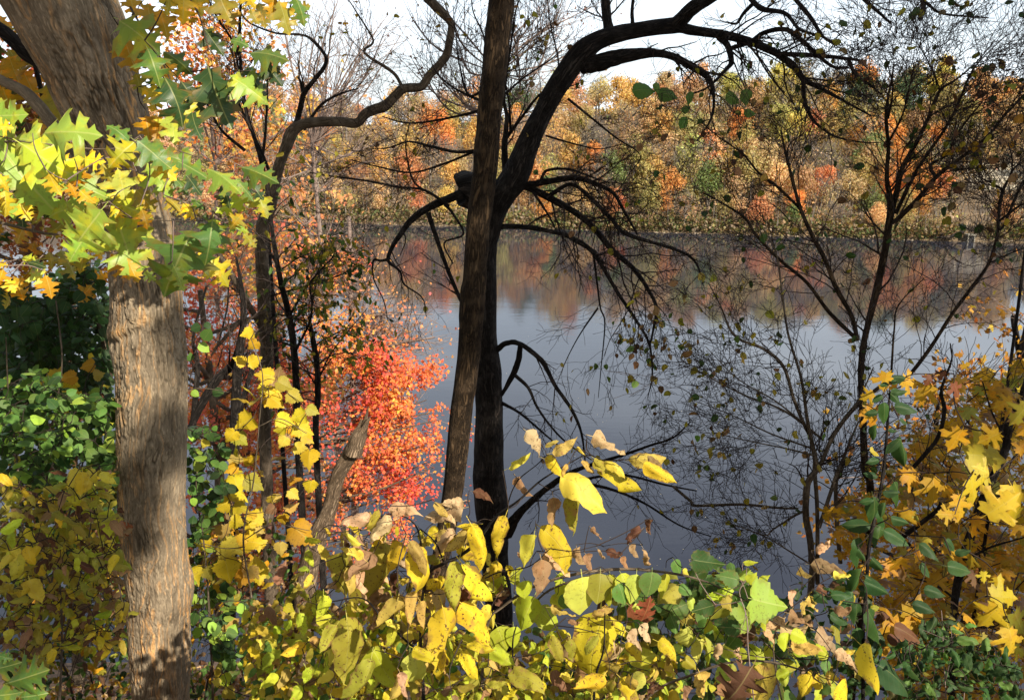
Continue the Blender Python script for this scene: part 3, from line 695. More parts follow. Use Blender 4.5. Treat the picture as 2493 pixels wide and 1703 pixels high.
# ------------------------------------------------------------------ the near trees
WK = [1.0]
def trace(pts, d0, d1=None):
    """pts: (crop, x, y, width in crop pixels) -> 3D points and radii, at distances running from d0 to d1"""
    d1 = d0 if d1 is None else d1; n = len(pts); P, R = [], []; K_ = WK[0]
    for i, q in enumerate(pts):
        d = d0 + (d1 - d0) * i / max(1, n - 1)
        P.append(cat(q[0], q[1], q[2], d)); R.append(q[3] / 2.7857 / 2 * mpp(d) * K_)
    return P, R
def limb(parent, pts, d0, d1=None, mat='darkbark', name='branch', sides=9, sub=6, lump=.16, twn=0, twl=.5, lev=1, pr=None, tips=None, tmb=None, skel=None, t0=.15):
    P, R = trace(pts, d0, d1); mb = MB(); Pn, Rn = tube(mb, P, R, sides, sub, lump, rnd.randrange(999), True)
    mb.build(name, M[mat], parent)
    if skel is not None: skel.extend(list(Pn))
    if twn and tmb is not None: spawn(tmb, Pn, Rn, twn, twl, lev, pr, tips, t0)
    return Pn, Rn

# ---- the big grey-brown oak, its bark modelled as relief
def big_oak():
    W_ = [(-160, -60, 225), (0, 30, 266), (72, 68, 294), (144, 108, 316), (215, 140, 334), (287, 172, 354), (359, 205, 373), (465, 240, 395), (570, 263, 416), (696, 273, 436), (740, 274, 440), (785, 275, 443), (857, 278, 450), (929, 285, 454), (1037, 286, 454),
          (1133, 286, 453), (1240, 287, 452), (1312, 293, 456), (1384, 300, 463), (1440, 305, 468), (1500, 306, 466), (1600, 311, 470), (1703, 318, 466), (1850, 312, 480), (2000, 290, 510)]
    D = 3.5; P, R = [], []
    for y, a, b in W_:
        P.append(at((a + b) / 2, y, D)); R.append((b - a) / 2 * mpp(D) * .985)
    e = thing('oak_tree', 'big sunlit grey-brown oak trunk with furrowed bark, leaning away at its top left', 'tree', at(400, 2000, D))
    PR = catmull(np.column_stack((P, R)), 44); Pc, Rc = PR[:, :3], PR[:, 3]; T, A, B = frames(Pc); m, s = len(Pc), 300
    th = np.linspace(0, 2 * np.pi, s + 1); ct, sn = np.cos(th), np.sin(th)
    dirs = A[:, None] * ct[None, :, None] + B[:, None] * sn[None, :, None]
    ln = np.concatenate(([0], np.cumsum(np.linalg.norm(np.diff(Pc, axis=0), axis=1))))
    L = np.repeat(ln[:, None], s + 1, 1)
    q = np.stack((np.tile(ct, (m, 1)) * .14, np.tile(sn, (m, 1)) * .14, L), -1)
    warp = np.stack((fbm(q * 7, 2, 1), fbm(q * 7, 2, 2), q[..., 2] * 0), -1) - .5
    wq = q + warp * np.array((.05, .05, .0))
    n1 = fbm(wq * np.array((58, 58, 8.5)), 3, 11); cr = 1 - np.abs(2 * n1 - 1)
    n2 = fbm(wq * np.array((110, 110, 17)), 2, 15); cr2 = 1 - np.abs(2 * n2 - 1)
    gate = np.clip(fbm(q * np.array((30, 30, 10)), 2, 19) * 3.4 - 1.0, 0, 1)
    crack = np.clip((cr - .82) / .13, 0, 1) * gate; crack = np.maximum(crack, .5 * np.clip((cr2 - .85) / .12, 0, 1))
    big = fbm(wq * np.array((22, 22, 7)), 3, 31); fine = fbm(q * np.array((190, 190, 90)), 3, 41); lump = fbm(q * 5, 2, 51)
    plate = fbm(wq * np.array((75, 75, 22)), 2, 45)
    zone = np.clip(fbm(q * np.array((5, 5, 2.2)), 2, 61) * 2.2 - .45, .35, 1)
    disp = -.0095 * crack * zone + .0035 * (big - .5) + .003 * (plate - .5) * zone + .0035 * (fine - .5) + .006 * (lump - .5)
    Pz = proj(Pc); row = Pz[1][:, None]
    front = np.clip(-dirs[..., 1] * 1.2, 0, 1); lat = dirs[..., 0]
    # old wound fold under the lower leaf spray, knob at right lower down, knob at left
    w = row + 22 * np.sin(lat * 2.4 + .6) + 14 * (fbm(q * 22, 2, 71) - .5)
    fold = np.exp(-((w - 780) / 13) ** 2) * np.clip((.75 - lat) * 2, 0, 1) * front
    fold = fold * np.clip(fbm(q * 16, 2, 73) * 3 - .8, 0, 1)
    disp = disp + .009 * fold - .007 * np.exp(-((w - 803) / 9) ** 2) * front * np.clip((.55 - lat) * 2, 0, 1)
    disp = disp + .018 * np.exp(-((row - 1432) / 42) ** 2) * np.exp(-((lat - .75) / .4) ** 2) + .012 * np.exp(-((row - 822) / 40) ** 2) * np.exp(-((lat + .95) / .3) ** 2)
    V = Pc[:, None] + dirs * (Rc[:, None] + disp)[..., None]
    st = fbm(wq * np.array((40, 40, 2.6)), 3, 81); lim = np.clip(fbm(q * np.array((4, 4, 2)), 2, 91) * 3 - .75, 0, 1)
    streak = np.clip((1 - np.abs(2 * st - 1) - .90) / .07, 0, 1) * lim * np.clip(fine * 3 - .35, 0, 1)
    tone = (.87 + .15 * big + .26 * (fine - .5) + .16 * (plate - .5))[..., None] * np.ones(3)
    tone = tone * (1 - .68 * (crack * zone))[..., None]
    tone = tone * (1 + streak[..., None] * (np.array((2.3, 1.65, 1.0)) - 1))
    tone = tone * (1 + fold[..., None] * (np.array((1.35, 1.2, .95)) - 1))
    mb = MB(); idx = np.arange(m * (s + 1)).reshape(m, s + 1); F = np.stack((idx[:-1, :-1], idx[:-1, 1:], idx[1:, 1:], idx[1:, :-1]), -1).reshape(-1, 4)
    mb.add(V.reshape(-1, 3), F, np.stack((np.tile(th * .14, (m, 1)), L), -1).reshape(-1, 2), tone.reshape(-1, 3)); mb.build('trunk', M['oakbark'], e)
    skel = []
    for pts, d in (([('A', 640, 1180, 110), ('A', 480, 1080, 100), ('A', 380, 880, 80), ('A', 260, 720, 78), ('A', 160, 620, 70), ('A', -40, 520, 60)], 3.55),
                   ([('A', 420, 640, 130), ('A', 330, 460, 120), ('A', 190, 360, 100), ('A', 90, 270, 90), ('A', -60, 150, 80)], 3.75),
                   ([('A', 260, 330, 90), ('A', 150, 120, 80), ('A', 80, -60, 70)], 3.9),
                   ([('A', 290, 660, 30), ('A', 220, 380, 30), ('A', 110, 130, 28), ('A', 60, -40, 26)], 4.1)):
        limb(e, pts, d, d + .15, 'oakbark' if d == 3.55 else 'darkbark', 'limb', 12, 8, .2, skel=None)
    # a bough of the same oak hanging over the view with leaves
    b, r_ = limb(e, [('A', 560, -330, 60), ('A', 900, -260, 46), ('A', 1350, -180, 34), ('A', 1800, -110, 24), ('A', 2050, -60, 14)], 3.2, 2.5, 'greybark', 'bough', 8, 6, .2, skel=skel)
    b2, _ = limb(e, [('A', 760, -270, 30), ('A', 880, 40, 16), ('A', 1000, 240, 12), ('A', 1130, 480, 10), ('A', 1180, 640, 7)], 2.9, 2.5, 'greybark', 'bough', 6, 5, .2, skel=skel)
    b3, _ = limb(e, [('A', 1100, -220, 26), ('A', 1330, 60, 14), ('A', 1420, 330, 10), ('A', 1560, 470, 8), ('A', 1700, 480, 6)], 2.8, 2.45, 'greybark', 'bough', 6, 5, .2, skel=skel)
    bases = []
    U = [(1250, -60, 1240, 175, 'Y'), (1640, -70, 1735, 62, 'Y'), (1470, -40, 1590, 195, 'O'), (1760, 20, 1800, 195, 'O'), (1890, 10, 1965, 245, 'O'), (2000, -20, 2065, 185, 'G'), (1860, -40, 1830, 120, 'A'), (1000, 20, 1030, 230, 'A'), (1080, 60, 1140, 270, 'A'), (880, -40, 920, 120, 'A'), (800, 130, 1090, 380, 'g'),
         (840, 250, 935, 500, 'A'), (900, 300, 990, 470, 'G'), (1000, 330, 1090, 600, 'G'), (1110, 400, 1170, 555, 'A'), (1110, 350, 1310, 510, 'G'), (1380, 200, 1520, 380, 'D'), (1080, 590, 1030, 760, 'Y'), (1120, 530, 1240, 870, 'D'), (1230, 560, 1390, 800, 'D'), (1170, 740, 1190, 990, 'l'), (1210, 690, 1340, 865, 'L'),
         (1060, 780, 1060, 985, 'A'), (990, 780, 1010, 960, 'A'), (1410, 455, 1575, 880, 'D'), (1480, 500, 1540, 700, 'D'), (1680, 450, 1810, 660, 'D'), (1790, 430, 1920, 590, 'D'), (1560, 510, 1825, 715, 'g'), (1700, 360, 1965, 415, 'G'), (1300, 760, 1380, 960, 'D'), (1560, 270, 1690, 320, 'G'), (1640, 500, 1640, 600, 'D'), (960, 600, 1110, 640, 'Y'), (1830, 560, 1900, 470, 'D'),
         (920, 500, 960, 640, 'O'), (1010, 480, 1040, 600, 'G'), (1330, -60, 1370, 120, 'Y'), (1150, -30, 1130, 110, 'O'), (1990, 60, 2110, 40, 'O'), (1700, 60, 1760, 170, 'O')]
    for a in U: hero(e, 'A', *a, rnd.uniform(2.45, 2.9), 'oak', bases=bases, face=.7 if a[4] != 'D' else .2)
    for a in [(60, 380, 130, 560, 'A'), (150, 480, 260, 700, 'A'), (330, 560, 430, 860, 'O'), (20, 600, 90, 800, 'A'), (-20, 100, 60, 300, 'A'), (240, 160, 330, 330, 'K'), (20, 420, -10, 620, 'A'), (190, 700, 120, 860, 'K'), (330, 720, 370, 870, 'A'), (100, 700, 150, 850, 'O'), (240, 800, 300, 960, 'A'), (390, 640, 470, 800, 'O')]:
        hero(e, 'A', *a, rnd.uniform(4.0, 4.4), 'oak', bases=None, wid=1.2)
    scatter_leaves(e, 70, [cp('A', 0, 0), cp('A', 150, 150), cp('A', 470, 800), cp('A', 480, 1000), cp('D', 720, 100), cp('D', 700, 380), cp('D', 0, 420)], (4.1, 4.8), .12, 'AOAKOVV', 'oak', 'oakleaf', None, .7, .3)
    # the crown overhead, above the frame
    g = np.random.default_rng(88); n = 5200; d = g.normal(size=(n, 3)); d /= np.linalg.norm(d, axis=1)[:, None]; P = np.array((-2.0, 4.2, 26.3)) + d * np.array((4.6, 3.6, 2.6)) * (g.uniform(size=n) ** .4)[:, None]
    qx, qy = proj(P); P = P[(qy < -160) | (qx < -500)]; n = len(P); mb = MB(); leaf_mass(mb, 'oak', P, g.normal(size=(n, 3)), g.normal(size=(n, 3)) * .5 + SUN, g.uniform(.16, .30, n), np.array([PAL[c] for c in 'OAGV'])[g.integers(0, 4, n)]); mb.build('crown', M['mass'], e, 'stuff')
    for k in range(9):
        q = P[g.integers(0, n)]; mb = MB(); s0 = at(60, -140, 3.5); tube(mb, [s0, (s0 + q) / 2 + np.array((0, 0, .4)), q], (.09, .06, .02), 8, 4, .1, k); mb.build('limb', M['greybark'], e)
    mb = MB(); connect(mb, skel, bases, .0018, 1.2); mb.build('twigs', M['twig'], e, 'stuff')
    # the dry leaf caught on the bark
    p = cat('G', 820, 440, 3.33); dl = leaf_obj(e, 'oak', 'dry', p, cat('G', 950, 370, 3.28) - p, np.array((.2, -1, .6)), .055, PAL['R'], 1.2, 'dry_leaf'); 
big_oak()

# ---- young oak whose low branch brings the green-yellow leaves in front of the big trunk
def young_oak():
    e = thing('young_oak', 'young oak at the left edge, its lobed green-yellow leaves before the big trunk', 'tree', (-2.15, 2.3, 17.6))
    skel = []; mb = MB(); P, _ = tube(mb, [(-2.15, 2.3, 17.5), (-2.1, 2.25, 18.8), (-2.05, 2.2, 19.9), (-2.0, 2.3, 21.5)], (.035, .03, .024, .012), 8, 5, .15, 2); mb.build('stem', M['greybark'], e)
    for pts, d0, d1 in (([('A', -420, 1250, 30), ('A', -120, 1000, 22), ('A', 150, 960, 15), ('A', 480, 1000, 12), ('A', 760, 1010, 10), ('A', 960, 960, 8), ('A', 1200, 1020, 7), ('A', 1480, 1110, 5), ('A', 1700, 1140, 4)], 2.15, 1.95),
                        ([('A', -400, 1420, 30), ('A', 0, 1510, 22), ('A', 380, 1588, 16), ('A', 520, 1480, 10), ('A', 700, 1420, 9), ('A', 900, 1480, 7), ('A', 1300, 1500, 6), ('A', 1460, 1480, 5)], 2.2, 1.9),
                        ([('D', -300, -100, 24), ('D', -60, 130, 14), ('D', 150, 190, 9), ('D', 260, 240, 6)], 2.3, 2.2)):
        limb(e, pts, d0, d1, 'greybark', 'branch', 6, 6, .2, skel=skel)
    bases = []
    U = [(-70, 900, 420, 1480, 'g', .95), (160, 985, 555, 1215, 'L', 1.0), (300, 905, 700, 920, 'g', 1), (100, 930, 390, 995, 'g', 1), (-110, 800, 195, 775, 'g', 1), (-80, 850, 100, 870, 'Y', 1), (-40, 1000, 110, 950, 'A', 1), (30, 1290, 35, 1475, 'Y', 1), (-30, 1180, 60, 1300, 'Y', 1), (910, 960, 735, 1140, 'L', 1.1), (800, 1150, 860, 1400, 'l', 1.2),
         (940, 1180, 1000, 1260, 'Y', 1.2), (500, 1225, 765, 1355, 'g', 1), (650, 1375, 330, 1475, 'g', 1), (690, 1420, 480, 1720, 'g', 1.05), (780, 1455, 930, 1895, 'g', 1), (400, 1075, 565, 1215, 'Y', 1.2), (540, 1080, 720, 1100, 'Y', 1), (560, 1100, 480, 1280, 'A', 1), (690, 1110, 760, 1240, 'O', 1), (740, 1370, 1045, 1495, 'L', 1), (750, 1400, 850, 1480, 'Y', 1), (920, 1290, 1060, 1440, 'O', 1),
         (930, 960, 1170, 1150, 'G', 1), (1090, 1030, 1430, 1225, 'G', .7), (1040, 1080, 1200, 1225, 'Y', 1), (1000, 1110, 1170, 1340, 'g', 1), (1260, 1190, 1370, 1330, 'D', 1), (1410, 1145, 1640, 1320, 'g', .8), (1600, 1210, 1720, 1370, 'G', .8), (1640, 1135, 1895, 1245, 'G', .8), (1740, 1300, 1815, 1485, 'L', 1), (1690, 1330, 1455, 1445, 'L', .6), (1450, 1475, 1430, 1640, 'g', 1.1), (640, 1460, 740, 1530, 'Y', 1),
         (880, 960, 720, 850, 'G', 1), (1130, 1340, 1230, 1440, 'O', 1), (1300, 1350, 1380, 1420, 'G', 1), (960, 980, 1230, 1090, 'G', .7), (1180, 1200, 1280, 1330, 'G', .8), (1540, 1500, 1690, 1580, 'g', .8), (1640, 1450, 1560, 1560, 'O', 1), (130, 1380, 210, 1500, 'Y', 1), (330, 1180, 420, 1330, 'Y', .9), (540, 1290, 650, 1380, 'A', 1), (-20, 1180, 40, 1330, 'g', 1), (470, 1240, 520, 1350, 'A', .9), (960, 1420, 1000, 1560, 'A', 1), (1240, 1380, 1330, 1500, 'Y', 1), (1500, 1260, 1560, 1420, 'D', .8), (1700, 1230, 1790, 1360, 'D', .8)]
    for a in U: hero(e, 'A', *a[:5], rnd.uniform(1.85, 2.2), 'oak', bases=bases, wid=a[5])
    U = [(1300, -20, 1110, 430, 'G', 1), (1440, -90, 1390, 215, 'G', 1.1), (1430, 170, 1550, 360, 'Y', 1.1), (1310, 70, 1400, 140, 'Y', 1), (610, -30, 470, 190, 'g', 1.1), (640, 60, 690, 180, 'Y', 1), (560, 100, 540, 270, 'O', 1), (760, 130, 880, 310, 'A', 1), (860, 160, 940, 330, 'A', .8), (1180, 220, 1250, 390, 'g', .8), (980, 250, 1060, 320, 'g', 1), (150, 160, 260, 190, 'L', 1.2), (215, 235, 310, 355, 'l', 1.1),
         (-30, 190, 60, 220, 'Y', 1), (40, 300, 105, 400, 'Y', 1), (100, 300, 160, 450, 'A', 1), (310, 280, 350, 440, 'A', 1), (20, 240, -20, 360, 'A', 1), (190, 190, 320, 230, 'D', 1), (160, 290, 90, 380, 'A', 1), (1650, 0, 1740, 90, 'O', .9), (1460, 250, 1500, 300, 'Y', 1)]
    for a in U: hero(e, 'D', *a[:5], rnd.uniform(1.9, 2.3), 'oak', bases=bases, wid=a[5])
    mb = MB(); connect(mb, skel, bases, .0016, 1.0); mb.build('twigs', M['paletwig'], e, 'stuff')
    # low oak leaves in the shade at the lower left corner
    for a in [(-40, 1380, 150, 1330, 'G'), (60, 1470, 340, 1380, 'G'), (-60, 1560, 160, 1530, 'G'), (130, 1570, 330, 1540, 'G'), (-30, 1290, 90, 1310, 'G')]: hero(e, 'G', *a, 1.9, 'oak')
young_oak()

# ---- centre: the leaning brown trunk and, behind it, the dark tree with the arching limb
DROOP = dict(up=-.25, wob=.30, ang=48, n=5, dec=.5); UPR = dict(up=.28, wob=.22, ang=38, n=5, dec=.55); FAN = dict(up=.12, wob=.22, ang=42, n=6, dec=.52)
def brown_tree():
    e = thing('slender_tree', 'slender brown leaning trunk in front, left one of the twin trunks before the river', 'tree', (-1.0, 5.6, 14.6))
    P, R = trace([('B', 1100, -220, 170), ('B', 1090, 0, 162), ('B', 1048, 400, 163), ('B', 1005, 800, 155), ('B', 970, 1200, 158), ('B', 930, 1540, 152), ('E', 907, 300, 158), ('E', 890, 440, 172), ('E', 868, 800, 152), ('E', 818, 1200, 155), ('E', 778, 1588, 148), ('H', 752, 220, 142), ('H', 690, 560, 132), ('H', 640, 800, 122), ('H', 590, 1100, 112), ('H', 540, 1588, 118), ('H', 500, 2000, 130)], 5.6, 5.6)
    mb = MB(); tube(mb, P[::-1], R[::-1], 40, 14, .10, 5, True); mb.build('trunk', M['brownbark'], e)
    tm, tips = MB(), []
    limb(e, [('B', 930, 1020, 24), ('B', 780, 1030, 22), ('B', 600, 990, 18), ('B', 460, 960, 14), ('B', 330, 1000, 10), ('B', 200, 1010, 6)], 5.65, 6.0, 'darkbark', 'branch', 6, 5, .15, 14, .45, 1, FAN, tips, tm)
    limb(e, [('B', 940, 750, 20), ('B', 780, 790, 18), ('B', 560, 830, 14), ('B', 420, 830, 11), ('B', 280, 790, 7)], 5.65, 6.0, 'darkbark', 'branch', 6, 5, .15, 12, .5, 1, FAN, tips, tm)
    limb(e, [('B', 900, 1030, 20), ('B', 700, 1110, 16), ('B', 480, 1170, 13), ('B', 250, 1130, 10), ('B', 60, 1080, 6)], 5.7, 6.1, 'darkbark', 'branch', 6, 5, .15, 12, .4, 1, FAN, tips, tm)
    limb(e, [('B', 945, 680, 22), ('B', 870, 650, 18), ('B', 740, 580, 13), ('B', 640, 480, 8), ('B', 600, 380, 5)], 5.7, 6.1, 'darkbark', 'branch', 6, 5, .15, 10, .45, 1, UPR, tips, tm)
    limb(e, [('B', 960, 620, 20), ('B', 860, 640, 16), ('B', 800, 420, 11), ('B', 780, 240, 8), ('B', 760, 40, 5)], 5.7, 6.0, 'darkbark', 'branch', 6, 5, .15, 10, .45, 1, UPR, tips, tm)
    limb(e, [('B', 985, 340, 16), ('B', 960, 220, 12), ('B', 900, 90, 9), ('B', 880, -40, 6)], 5.7, 5.9, 'darkbark', 'branch', 6, 5, .15, 8, .4, 1, UPR, tips, tm)
    tm.build('twigs', M['twig'], e, 'stuff')
    bases = []
    for p, d in rnd.sample(tips, min(70, len(tips))): leaf_obj(e, 'broad', 'leaf', p, d + np.array((0, 0, -.8)), rdir() + np.array((0, -.4, .4)), rnd.uniform(.025, .05), jit(PAL[rnd.choice('OOBKd')]))
brown_tree()
def dark_tree():
    e = thing('dark_tree', 'dark tree behind, right one of the twin trunks, its limb arching over to the right', 'tree', (-.35, 7.0, 13.0)); D = 7.0
    P, R = trace([('H', 1150, 2000, 240), ('H', 1110, 1588, 200), ('H', 1075, 1000, 190), ('H', 1040, 600, 205), ('H', 1020, 300, 232), ('E', 1002, 1588, 222), ('E', 1005, 1300, 200), ('E', 1000, 1000, 186), ('E', 985, 700, 150), ('E', 985, 400, 140), ('E', 985, 100, 140), ('B', 1010, 1588, 130), ('B', 1040, 1450, 150), ('B', 1110, 1300, 175), ('B', 1190, 1180, 180), ('B', 1260, 1000, 150), ('B', 1350, 800, 128), ('B', 1460, 600, 135), ('B', 1560, 450, 140), ('B', 1640, 350, 140), ('B', 1750, 272, 112), ('B', 1900, 228, 100), ('B', 2100, 190, 94), ('B', 2290, 170, 96)], D, 6.7)
    mb = MB(); Pt, Rt = tube(mb, P, R, 36, 12, .10, 8, True); mb.build('trunk', M['darkbark'], e)
    tm, tips, skel = MB(), [], []
    kw = dict(mat='darkbark', tips=tips, tmb=tm, skel=skel)
    limb(e, [('B', 2260, 175, 90), ('C', 10, 120, 92), ('C', 70, 60, 88), ('C', 180, -10, 84), ('C', 320, -100, 80)], 6.7, 6.5, name='limb', sides=14, **kw)
    limb(e, [('B', 2270, 182, 70), ('C', 60, 205, 60), ('C', 300, 240, 54), ('C', 480, 290, 50), ('C', 640, 362, 46), ('C', 760, 450, 42), ('C', 830, 540, 36), ('C', 960, 610, 24), ('C', 1110, 690, 17), ('C', 1290, 790, 9)], 6.7, 6.1, name='limb', sides=12, twn=17, twl=.42, lev=2, pr=FAN, **kw)
    limb(e, [('B', 1640, 440, 110), ('B', 1750, 425, 112), ('B', 1900, 385, 90), ('B', 2100, 360, 58), ('B', 2250, 385, 46), ('C', 100, 470, 46), ('C', 180, 530, 38), ('C', 215, 650, 20), ('C', 200, 800, 14), ('C', 100, 960, 7)], 6.8, 6.2, name='limb', sides=12, twn=17, twl=.42, lev=2, pr=DROOP, **kw)
    limb(e, [('B', 1830, 260, 66), ('B', 1800, 100, 60), ('B', 1790, -60, 58)], 6.8, 6.9, name='limb', sides=10, twn=8, twl=.4, lev=2, pr=UPR, **kw)
    limb(e, [('B', 1980, 185, 26), ('B', 1975, 80, 22), ('B', 1985, -40, 18)], 6.7, 6.8, twn=6, twl=.4, lev=2, pr=UPR, **kw)
    limb(e, [('C', 250, 250, 44), ('C', 310, 310, 40), ('C', 335, 420, 34), ('C', 300, 470, 24), ('C', 180, 590, 14), ('C', 60, 640, 10)], 6.6, 6.4, twn=8, twl=.35, lev=2, pr=DROOP, **kw)
    limb(e, [('C', 640, 365, 30), ('C', 900, 376, 28), ('C', 1100, 396, 22), ('C', 1250, 416, 14)], 6.4, 6.0, twn=7, twl=.35, lev=2, pr=FAN, **kw)
    limb(e, [('C', 330, 330, 30), ('C', 470, 280, 30), ('C', 560, 222, 30), ('C', 700, 200, 30), ('C', 800, 262, 28), ('C', 900, 352, 24), ('C', 1020, 450, 20), ('C', 1130, 462, 12)], 6.6, 6.0, twn=12, twl=.4, lev=2, pr=FAN, **kw)
    limb(e, [('C', 420, -80, 36), ('C', 530, 55, 34), ('C', 700, 92, 26), ('C', 800, 200, 20), ('C', 950, 250, 14), ('C', 1080, 310, 8)], 6.3, 5.9, twn=10, twl=.38, lev=2, pr=DROOP, **kw)
    limb(e, [('C', 720, -60, 30), ('C', 790, 20, 28), ('C', 880, 130, 26), ('C', 960, 250, 18), ('C', 1050, 312, 10)], 6.3, 6.0, twn=9, twl=.38, lev=2, pr=DROOP, **kw)
    limb(e, [('C', 490, 20, 26), ('C', 420, 90, 22), ('C', 370, 160, 16), ('C', 300, 150, 10)], 6.4, 6.4, twn=6, twl=.25, lev=1, pr=FAN, **kw)
    limb(e, [('C', 825, 545, 32), ('C', 830, 680, 28), ('C', 880, 800, 22), ('C', 950, 870, 16), ('C', 1050, 930, 13), ('C', 1200, 962, 10), ('C', 1350, 970, 6)], 6.2, 5.9, twn=10, twl=.4, lev=1, pr=DROOP, **kw)
    limb(e, [('C', 1130, 405, 24), ('C', 1180, 510, 22), ('C', 1270, 572, 16), ('C', 1350, 640, 9)], 6.05, 5.8, twn=5, twl=.3, lev=1, pr=FAN, **kw)
    limb(e, [('C', 1180, -70, 26), ('C', 1250, 10, 24), ('C', 1330, 80, 20), ('C', 1420, 162, 14)], 6.0, 5.9, twn=5, twl=.35, lev=1, pr=FAN, **kw)
    limb(e, [('C', 1620, -60, 30), ('C', 1640, 60, 28), ('C', 1612, 140, 14)], 6.0, 5.9, twn=3, twl=.3, lev=1, pr=FAN, **kw)
    limb(e, [('C', 1600, -30, 20), ('C', 1680, 40, 18), ('C', 1780, 96, 14), ('C', 2080, 122, 8)], 6.0, 5.8, twn=6, twl=.35, lev=1, pr=FAN, **kw)
    # lower boughs on the right
    WK[0] = .8
    limb(e, [('B', 1180, 1270, 90), ('B', 1290, 1252, 60), ('B', 1450, 1222, 50), ('B', 1600, 1208, 46), ('B', 1750, 1256, 36), ('B', 1850, 1312, 30), ('B', 1920, 1430, 24), ('B', 2010, 1588, 16)], 6.9, 6.3, name='limb', twn=20, twl=.45, lev=2, pr=DROOP, **kw)
    limb(e, [('B', 1180, 1240, 90), ('B', 1280, 1275, 62), ('B', 1400, 1335, 60), ('B', 1560, 1422, 56), ('B', 1700, 1530, 52), ('E', 1850, 118, 48), ('E', 1980, 230, 44), ('E', 2080, 370, 34), ('E', 2140, 500, 28), ('E', 2120, 640, 22), ('E', 2095, 760, 16)], 6.9, 6.2, name='limb', twn=24, twl=.55, lev=2, pr=DROOP, **kw)
    limb(e, [('B', 1400, 1335, 40), ('B', 1560, 1250, 30), ('B', 1700, 1350, 34), ('B', 1840, 1490, 36), ('B', 1940, 1588, 34), ('F', 40, 140, 24), ('F', 150, 330, 14)], 6.7, 6.0, twn=18, twl=.45, lev=2, pr=DROOP, **kw)
    limb(e, [('B', 1355, 1220, 26), ('B', 1400, 1155, 24), ('B', 1550, 1148, 20), ('B', 1700, 1200, 12), ('B', 1820, 1240, 7)], 6.8, 6.5, twn=6, twl=.4, lev=2, pr=FAN, **kw)
    limb(e, [('B', 1300, 1300, 22), ('B', 1370, 1400, 20), ('B', 1430, 1500, 14), ('B', 1470, 1588, 9)], 6.7, 6.5, twn=5, twl=.35, lev=1, pr=DROOP, **kw)
    limb(e, [('B', 1040, 1545, 50), ('B', 1120, 1535, 46), ('B', 1300, 1545, 42), ('B', 1500, 1588, 36), ('E', 1600, 45, 42), ('E', 1700, 112, 40), ('E', 1780, 230, 36), ('E', 1880, 400, 30), ('E', 2000, 580, 27), ('E', 2090, 742, 20), ('E', 2112, 950, 14), ('E', 2080, 1110, 7)], 6.9, 6.1, name='limb', twn=24, twl=.5, lev=2, pr=DROOP, **kw)
    limb(e, [('E', 1712, 130, 20), ('E', 1740, 350, 17), ('E', 1760, 500, 15), ('E', 1790, 605, 13), ('E', 1765, 900, 9), ('E', 1745, 1110, 5)], 6.5, 6.3, twn=9, twl=.4, lev=1, pr=DROOP, **kw)
    limb(e, [('E', 1745, 500, 14), ('E', 1620, 680, 11), ('E', 1530, 850, 8), ('E', 1470, 1000, 5)], 6.4, 6.3, twn=7, twl=.35, lev=1, pr=DROOP, **kw)
    limb(e, [('B', 1540, 670, 22), ('B', 1700, 800, 18), ('B', 1860, 930, 14), ('B', 2030, 1052, 9), ('B', 1960, 1170, 7), ('B', 1880, 1300, 5)], 6.7, 6.4, twn=10, twl=.45, lev=2, pr=FAN, **kw)
    limb(e, [('B', 1390, 920, 18), ('B', 1560, 970, 14), ('B', 1750, 1010, 10), ('B', 1900, 980, 6)], 6.8, 6.5, twn=8, twl=.4, lev=2, pr=FAN, **kw)
    WK[0] = 1.0
    # shoots out of the crotch
    for pts in ([('B', 1120, 1240, 50), ('B', 1110, 1000, 40), ('B', 1125, 800, 28), ('B', 1105, 640, 22), ('B', 1150, 320, 14), ('B', 1190, 60, 10), ('B', 1240, -60, 7)], [('B', 1125, 930, 26), ('B', 1200, 830, 20), ('B', 1330, 660, 15), ('B', 1420, 590, 10)], [('B', 1110, 640, 16), ('B', 1250, 520, 12), ('B', 1400, 420, 9), ('B', 1500, 340, 6)], [('B', 1150, 900, 18), ('B', 1140, 700, 14), ('B', 1100, 500, 10)], [('B', 1480, 560, 14), ('B', 1470, 380, 10), ('B', 1420, 160, 8), ('B', 1400, -40, 5)]):
        limb(e, pts, 7.0, 6.8, twn=9, twl=.5, lev=2, pr=UPR, **kw)
    # burl and boughs on the left
    mb = MB(); tube(mb, [cat('B', 1000, 1330, 6.9), cat('B', 900, 1280, 6.75), cat('B', 835, 1250, 6.7), cat('B', 800, 1265, 6.7)], [.10, .14, .125, .05], 16, 8, .45, 17, True); mb.build('burl', M['darkbark'], e)
    limb(e, [('B', 900, 1310, 90), ('B', 820, 1315, 70), ('B', 740, 1345, 56), ('B', 600, 1405, 50), ('B', 480, 1490, 44), ('B', 405, 1588, 36), ('E', 350, 85, 30), ('E', 322, 180, 24), ('E', 400, 250, 15), ('E', 430, 340, 12), ('E', 550, 430, 9), ('E', 580, 560, 5)], 6.7, 6.4, name='limb', twn=13, twl=.4, lev=1, pr=DROOP, t0=.4, **kw)
    limb(e, [('E', 325, 170, 22), ('E', 270, 180, 18), ('E', 220, 178, 15), ('E', 222, 300, 10), ('E', 290, 450, 8), ('E', 320, 590, 5)], 6.4, 6.3, twn=6, twl=.35, lev=1, pr=DROOP, **kw)
    limb(e, [('B', 730, 1400, 28), ('B', 640, 1330, 20), ('B', 540, 1282, 16), ('B', 380, 1268, 15), ('B', 200, 1230, 14), ('B', -60, 1195, 10), ('A', 2100, 1170, 6)], 6.6, 6.4, twn=12, twl=.45, lev=2, pr=FAN, **kw)
